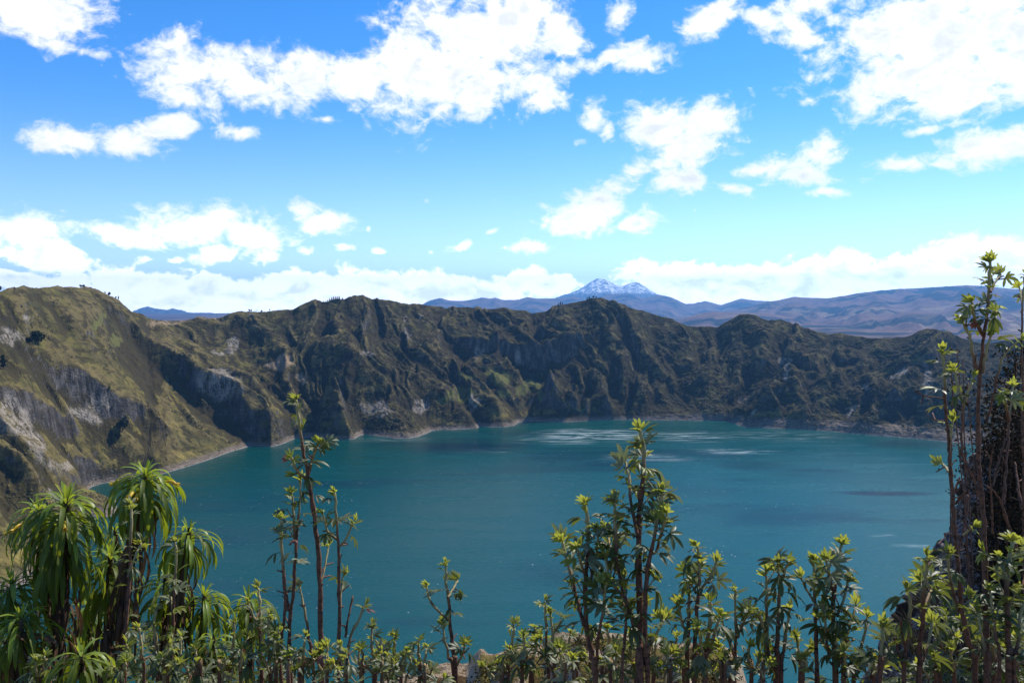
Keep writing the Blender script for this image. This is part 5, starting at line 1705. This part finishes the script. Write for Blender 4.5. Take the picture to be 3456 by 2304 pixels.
shrub('palmate_shrub', 'tall bare dark stem in front of the mossy bank with few leaves high up', 'shrub', [
    ([(3180, 1190), (3186, 1260), (3188, 1340), (3196, 1420), (3205, 1500), (3208, 1580), (3216, 1690), (3222, 1800), (3232, 1900), (3245, 2040), (3268, 2170), (3290, 2304)], 4, 9, 200),
    ([(3240, 1610), (3228, 1640), (3220, 1670)], 3, 4, 0), ([(3266, 1672), (3262, 1740), (3246, 1810), (3230, 1870)], 3.5, 5, 0), ([(3258, 1658), (3240, 1680), (3224, 1700)], 3, 4, 0), ([(3282, 1775), (3268, 1790), (3250, 1805)], 3, 3.5, 20),
    ([(3180, 1565), (3195, 1580), (3206, 1600)], 3, 4, 20), ([(3200, 1868), (3204, 1930), (3216, 2000), (3240, 2060)], 4, 5, 130), ([(3215, 1420), (3208, 1480), (3206, 1540)], 3, 4, 90),
    ([(3086, 1315), (3110, 1332), (3140, 1338), (3192, 1345)], 1.2, 1.8, 0), ([(3120, 1385), (3140, 1410), (3165, 1418), (3200, 1420)], 1.2, 1.8, 0),
], 1.95, 32, 0.9, None, 150, 0.7, 0.5)
shrub('palmate_shrub', 'tallest shrub at right whose tip rises over the distant hills into the clouds', 'shrub', [
    ([(3342, 882), (3340, 940), (3336, 1010), (3328, 1080), (3316, 1170), (3306, 1280), (3302, 1420), (3304, 1560), (3316, 1700), (3324, 1860), (3326, 2050), (3330, 2304)], 4, 11, 260),
    ([(3280, 1020), (3286, 1060), (3300, 1100), (3320, 1135)], 4, 5, 100), ([(3250, 1090), (3272, 1130), (3282, 1190), (3298, 1260)], 4, 6, 60),
    ([(3376, 925), (3362, 950), (3344, 985)], 4, 4, 60), ([(3362, 1050), (3352, 1090), (3336, 1130)], 3.5, 4, 50), ([(3345, 1130), (3328, 1190), (3318, 1260)], 3.5, 5, 30),
    ([(3440, 1150), (3400, 1185), (3374, 1230), (3356, 1320), (3330, 1420)], 3, 4.5, 50), ([(3220, 1250), (3236, 1310), (3250, 1370), (3246, 1440), (3250, 1540), (3280, 1600), (3312, 1690)], 3, 5, 90), ([(3285, 1275), (3270, 1320), (3252, 1370)], 3.5, 4.5, 40),
    ([(3356, 1500), (3340, 1580), (3345, 1680), (3350, 1800)], 2, 3, 0), ([(3395, 1480), (3370, 1560), (3350, 1640)], 2, 3, 0), ([(3420, 1300), (3412, 1360), (3404, 1450), (3396, 1560), (3388, 1700)], 3.5, 4.5, 70), ([(3385, 1330), (3396, 1370), (3404, 1420)], 4, 4, 50),
], 1.85, 33, 0.74, None, 150, 0.9, 0.55)
shrub('palmate_shrub', 'leafy shrub with broad bright leaves in front of the bank, right edge', 'shrub', [
    ([(3418, 1825), (3408, 1880), (3398, 1960), (3400, 2060), (3404, 2180), (3404, 2304)], 6, 10, 420), ([(3372, 1880), (3384, 1920), (3396, 1950)], 4, 5, 80), ([(3456, 2030), (3444, 2090), (3430, 2200), (3420, 2304)], 5, 7, 200),
    ([(3340, 1990), (3350, 2060), (3362, 2160), (3372, 2304)], 4, 7, 200), ([(3300, 2060), (3312, 2130), (3330, 2220), (3340, 2304)], 4, 6, 160), ([(3470, 1850), (3462, 1920), (3450, 2000)], 4, 6, 130),
], 1.8, 34, 0.88, None, 300, 0.8, 0.4)
shrub('palmate_shrub', 'leafless brown stem with short stubs at far right over the dark bush', 'shrub', [
    ([(3460, 930), (3452, 1000), (3448, 1120), (3450, 1300), (3452, 1500), (3455, 1800), (3460, 2304)], 2.5, 5, 40), ([(3440, 970), (3448, 1010), (3450, 1060)], 3, 3, 30), ([(3425, 1560), (3436, 1640), (3450, 1720)], 3, 5, 0), ([(3330, 1640), (3372, 1680), (3400, 1760), (3440, 1880)], 3, 5, 0),
], 2.1, 35, 0.8, None, 60, 0.7, 0.5)
GS = 'low leafy sprigs along the lower edge'
SPRIGS = [
    # px, py of the tip, depth, label
    (872, 1985, 2.5, 'grey green sprig in front of the pale rosette plant'), (905, 2075, 2.4, 'grey green sprig between the pale rosette and the tall half bare shrub'), (930, 2160, 2.3, 'low silvery sprig at the foot of the tall half bare shrub'),
    (790, 2100, 2.5, 'sprig with pale leaves left of the pale rosette plant'), (815, 2190, 2.3, 'leafy sprig just left of the lowest silvery one'), (755, 2215, 2.3, 'bushy sprig right of the small bright rosette'),
    (1255, 2110, 2.5, 'sprig right of the foot of the tall half bare shrub'), (1290, 2200, 2.3, 'short bushy sprig at the lower edge left of the twin sprigs'), (1330, 2145, 2.6, 'taller of the twin sprigs left of the ledge'), (1310, 2215, 2.45, 'leaning shorter one of the twin sprigs left of the ledge'), (1412, 2160, 2.6, 'solitary sprig where the ledge meets the water'), (1372, 2205, 2.4, 'small side sprig leaning away left of the solitary one'), (1455, 2260, 2.4, 'tiny sprig at the ledge foot under the lone slim shrub'),
    (1735, 2105, 2.3, 'thin leafed sprig standing in front of the ledge peak'), (1768, 2150, 2.2, 'sprig with a withered leaf in front of the ledge peak'), (1805, 2120, 2.35, 'narrow dark sprig right of the withered leaf sprig'), (1838, 2030, 2.25, 'tallest silvery sprig left of the big leafy shrubs'), (1858, 2075, 2.2, 'second silvery sprig close to the tallest silvery one'), (1890, 2190, 2.1, 'broad leaved sprig in front of the ledge sand'),
    (1690, 2230, 2.3, 'low sprig over the mossy part of the ledge'), (1925, 2140, 2.3, 'bushy sprig at the foot of the left leaning shrub'), (2050, 2120, 2.1, 'sprig between the two big leafy shrubs'), (2080, 2200, 2.0, 'low bushy sprig at the foot of the largest shrub'), (2125, 2150, 2.2, 'upright pale sprig just left of the largest stem'), (2215, 2165, 2.3, 'sprig right of the foot of the largest shrub'), (2250, 2210, 2.1, 'spreading sprig with hanging leaves over the tan ledge'), (2285, 2150, 2.4, 'slim sprig in front of the ledge between largest and forked shrub'),
    (2425, 2180, 2.1, 'low broad sprig in front of the bare end of the ledge'), (2450, 2230, 2.2, 'small sprig at the right end of the ledge'), (2530, 2180, 2.2, 'bright sprig left of the shrub with paired tips'), (2560, 2225, 2.1, 'dark leaved sprig under the bright one'), (2690, 2150, 2.2, 'sprig between the paired tip shrub and the dense tall shrub'), (2720, 2215, 2.1, 'low sprig at the left foot of the dense tall shrub'), (2850, 2200, 2.1, 'silvery sprig at the right foot of the dense tall shrub'), (2950, 2225, 2.1, 'small sprig left of the low broad leaved shrub'),
    (3190, 2080, 2.2, 'sprig low on the mossy bank left of the bare stem'), (3210, 2190, 2.1, 'bushy sprig below it on the mossy bank'), (3150, 2215, 2.1, 'leafy sprig at the bank foot'), (3275, 2010, 2.3, 'green sprig on the bank right of the bare stem'), (3300, 2170, 2.0, 'broad sprig at the lower right in front of the bank'), (3350, 2120, 2.0, 'bright sprig left of the broad leaved right edge shrub'), (3435, 2150, 1.9, 'sprig in the lower right corner'), (3225, 1965, 2.4, 'small sprig high on the mossy bank'),
    (470, 2120, 2.4, 'grey sprig in front of the leaning shaggy stalk'), (525, 2060, 2.5, 'thin grey sprig in front of the dark trunks'), (590, 1830, 2.55, 'tall pale sprig crossing the browned rosette plant'), (610, 2150, 2.3, 'sprig in front of the lowest dark trunk'), (440, 1705, 2.6, 'tall pale sprig crossing the tallest rosette plant'), (660, 2190, 2.3, 'leafy sprig left of the small bright rosette'), (545, 2220, 2.2, 'low bright sprig under the dark trunks'), (150, 2215, 2.3, 'low sprig left of the bright cut off rosette'), (420, 2230, 2.2, 'low sprig right of the bright cut off rosette'),
    (1030, 2150, 2.2, 'bushy sprig in front of the tall half bare shrub'), (1105, 2180, 2.2, 'second bushy sprig in front of the tall half bare shrub'), (1170, 2215, 2.1, 'low bright sprig right of the second bushy one'), (985, 2210, 2.1, 'low dark sprig left of the bushy pair'), (1215, 2190, 2.4, 'fine sprig between the half bare shrub and the short bushy one'),
]
for k, (x, y, dp, lab) in enumerate(SPRIGS):
    rnd = random.Random(500 + k)
    L = 2304 - y
    bx_ = x + rnd.uniform(-22, 22)
    st_ = [([(x, y), (x + rnd.uniform(-6, 6), y + min(60, L * .3)), (x * .5 + bx_ * .5, y + L * 0.6), (bx_, 2304)], 4, 6.5, min(430, L + 60))]
    for q in range(rnd.choice((0, 1, 1, 2))):
        sd = rnd.choice((-1, 1))
        y0_ = y + rnd.uniform(0.15, 0.45) * max(L, 90)
        st_.append(([(x + sd * rnd.uniform(28, 52), y0_), (x + sd * rnd.uniform(14, 24), y0_ + 45), ((x + bx_) / 2, y0_ + rnd.uniform(85, 120))], 3.5, 4.5, 90))
    shrub('palmate_sprig', lab, 'shrub', st_, dp, 600 + k, 0.84, GS, 300, 0.72, 0.42)

# ================================================================== UNDERGROWTH
def undergrowth(label, zones, seed):
    rnd = random.Random(seed)
    lib = []
    for me, w in [(m_, 2) for m_ in LM] + [(m_, 2) for m_ in LG] + [(m_, 2) for m_ in LY[:3]]:
        co = np.zeros(len(me.vertices) * 3, dtype=np.float32)
        me.vertices.foreach_get('co', co)
        lib.append((co.reshape(-1, 3), [tuple(p.vertices) for p in me.polygons], 0 if me in LM else (1 if me in LG else 2)))
    V, Q, MI = [], [], []
    n = 0
    for (x0, x1, y0_, y1_, d0, d1, cnt) in zones:
        for k in range(cnt):
            f = rnd.random()
            p = P(rnd.uniform(x0, x1), y0_ + (y1_ - y0_) * f, rnd.uniform(d0, d1))
            co, polys, mi = rnd.choice(lib)
            up = Vector((rnd.gauss(0, .45), rnd.gauss(0, .45), 1)).normalized()
            q = up.to_track_quat('Z', 'Y') @ Quaternion((0, 0, 1), rnd.uniform(0, 6.28))
            Mx = np.array(q.to_matrix()) * rnd.uniform(0.8, 1.3)
            V.append(co @ Mx.T + np.array(p))
            Q += [tuple(i + n for i in f_) for f_ in polys]
            MI += [mi] * len(polys)
            n += len(co)
    me = bpy.data.meshes.new('undergrowth')
    me.from_pydata(np.concatenate(V).tolist(), [], Q)
    for m_ in (M_MATURE, M_GREY, M_YOUNG):
        me.materials.append(m_)
    me.polygons.foreach_set('material_index', MI)
    me.update()
    tag(link('undergrowth', me), kind='stuff', label=label)


undergrowth('dense low leafy undergrowth below the rosette plants', [(-120, 600, 2110, 2520, 3.2, 4.0, 620), (600, 1010, 2225, 2500, 2.7, 3.4, 300), (-120, 260, 2210, 2500, 2.5, 3.0, 130), (380, 1000, 2260, 2500, 2.3, 2.8, 150)], 71)
undergrowth('low leafy undergrowth in front of the rocky ledge and bank', [(1000, 1240, 2285, 2450, 2.4, 2.9, 30), (2030, 2330, 2300, 2450, 2.3, 2.9, 15), (2620, 2900, 2295, 2450, 2.3, 2.8, 30), (3040, 3300, 2220, 2450, 2.2, 2.5, 120), (3290, 3500, 2030, 2450, 2.1, 2.5, 190)], 72)

# grass tuft on the bank
rnd = random.Random(88)
V, Q = [], []
for (gx, gy, nb) in ((3105, 2205, 60), (3160, 2080, 40), (3330, 1800, 20)):
    for k in range(nb):
        b0 = P(gx + rnd.gauss(0, 14), gy + rnd.gauss(0, 10), 2.75)
        L = rnd.uniform(0.10, 0.20)
        d = Vector((rnd.gauss(-.25, .35), rnd.gauss(0, .3), 1)).normalized()
        n = len(V)
        w = Vector((0.0012, 0.0006, 0))
        bend = Vector((rnd.gauss(-.02, .03), 0, -.015))
        for s in (0, .5, .85):
            c0 = b0 + d * L * s + bend * s * s
            V += [c0 - w * (1 - s * .7), c0 + w * (1 - s * .7)]
        V.append(b0 + d * L + bend * 1.3)
        Q += [(n, n + 1, n + 3, n + 2), (n + 2, n + 3, n + 5, n + 4), (n + 4, n + 5, n + 6)]
m_gr, t, out = new_mat('dry_grass')
b = principled(t, (0.10, 0.085, 0.035), 0.8, 0.1)
t.link(b.outputs[0], out.inputs[0])
tag(link('grass_tuft', mesh_vq('grass_tuft', V, Q, m_gr, False)), 'thin dry grass blades sprouting from the mossy bank', None, None, 'stuff')
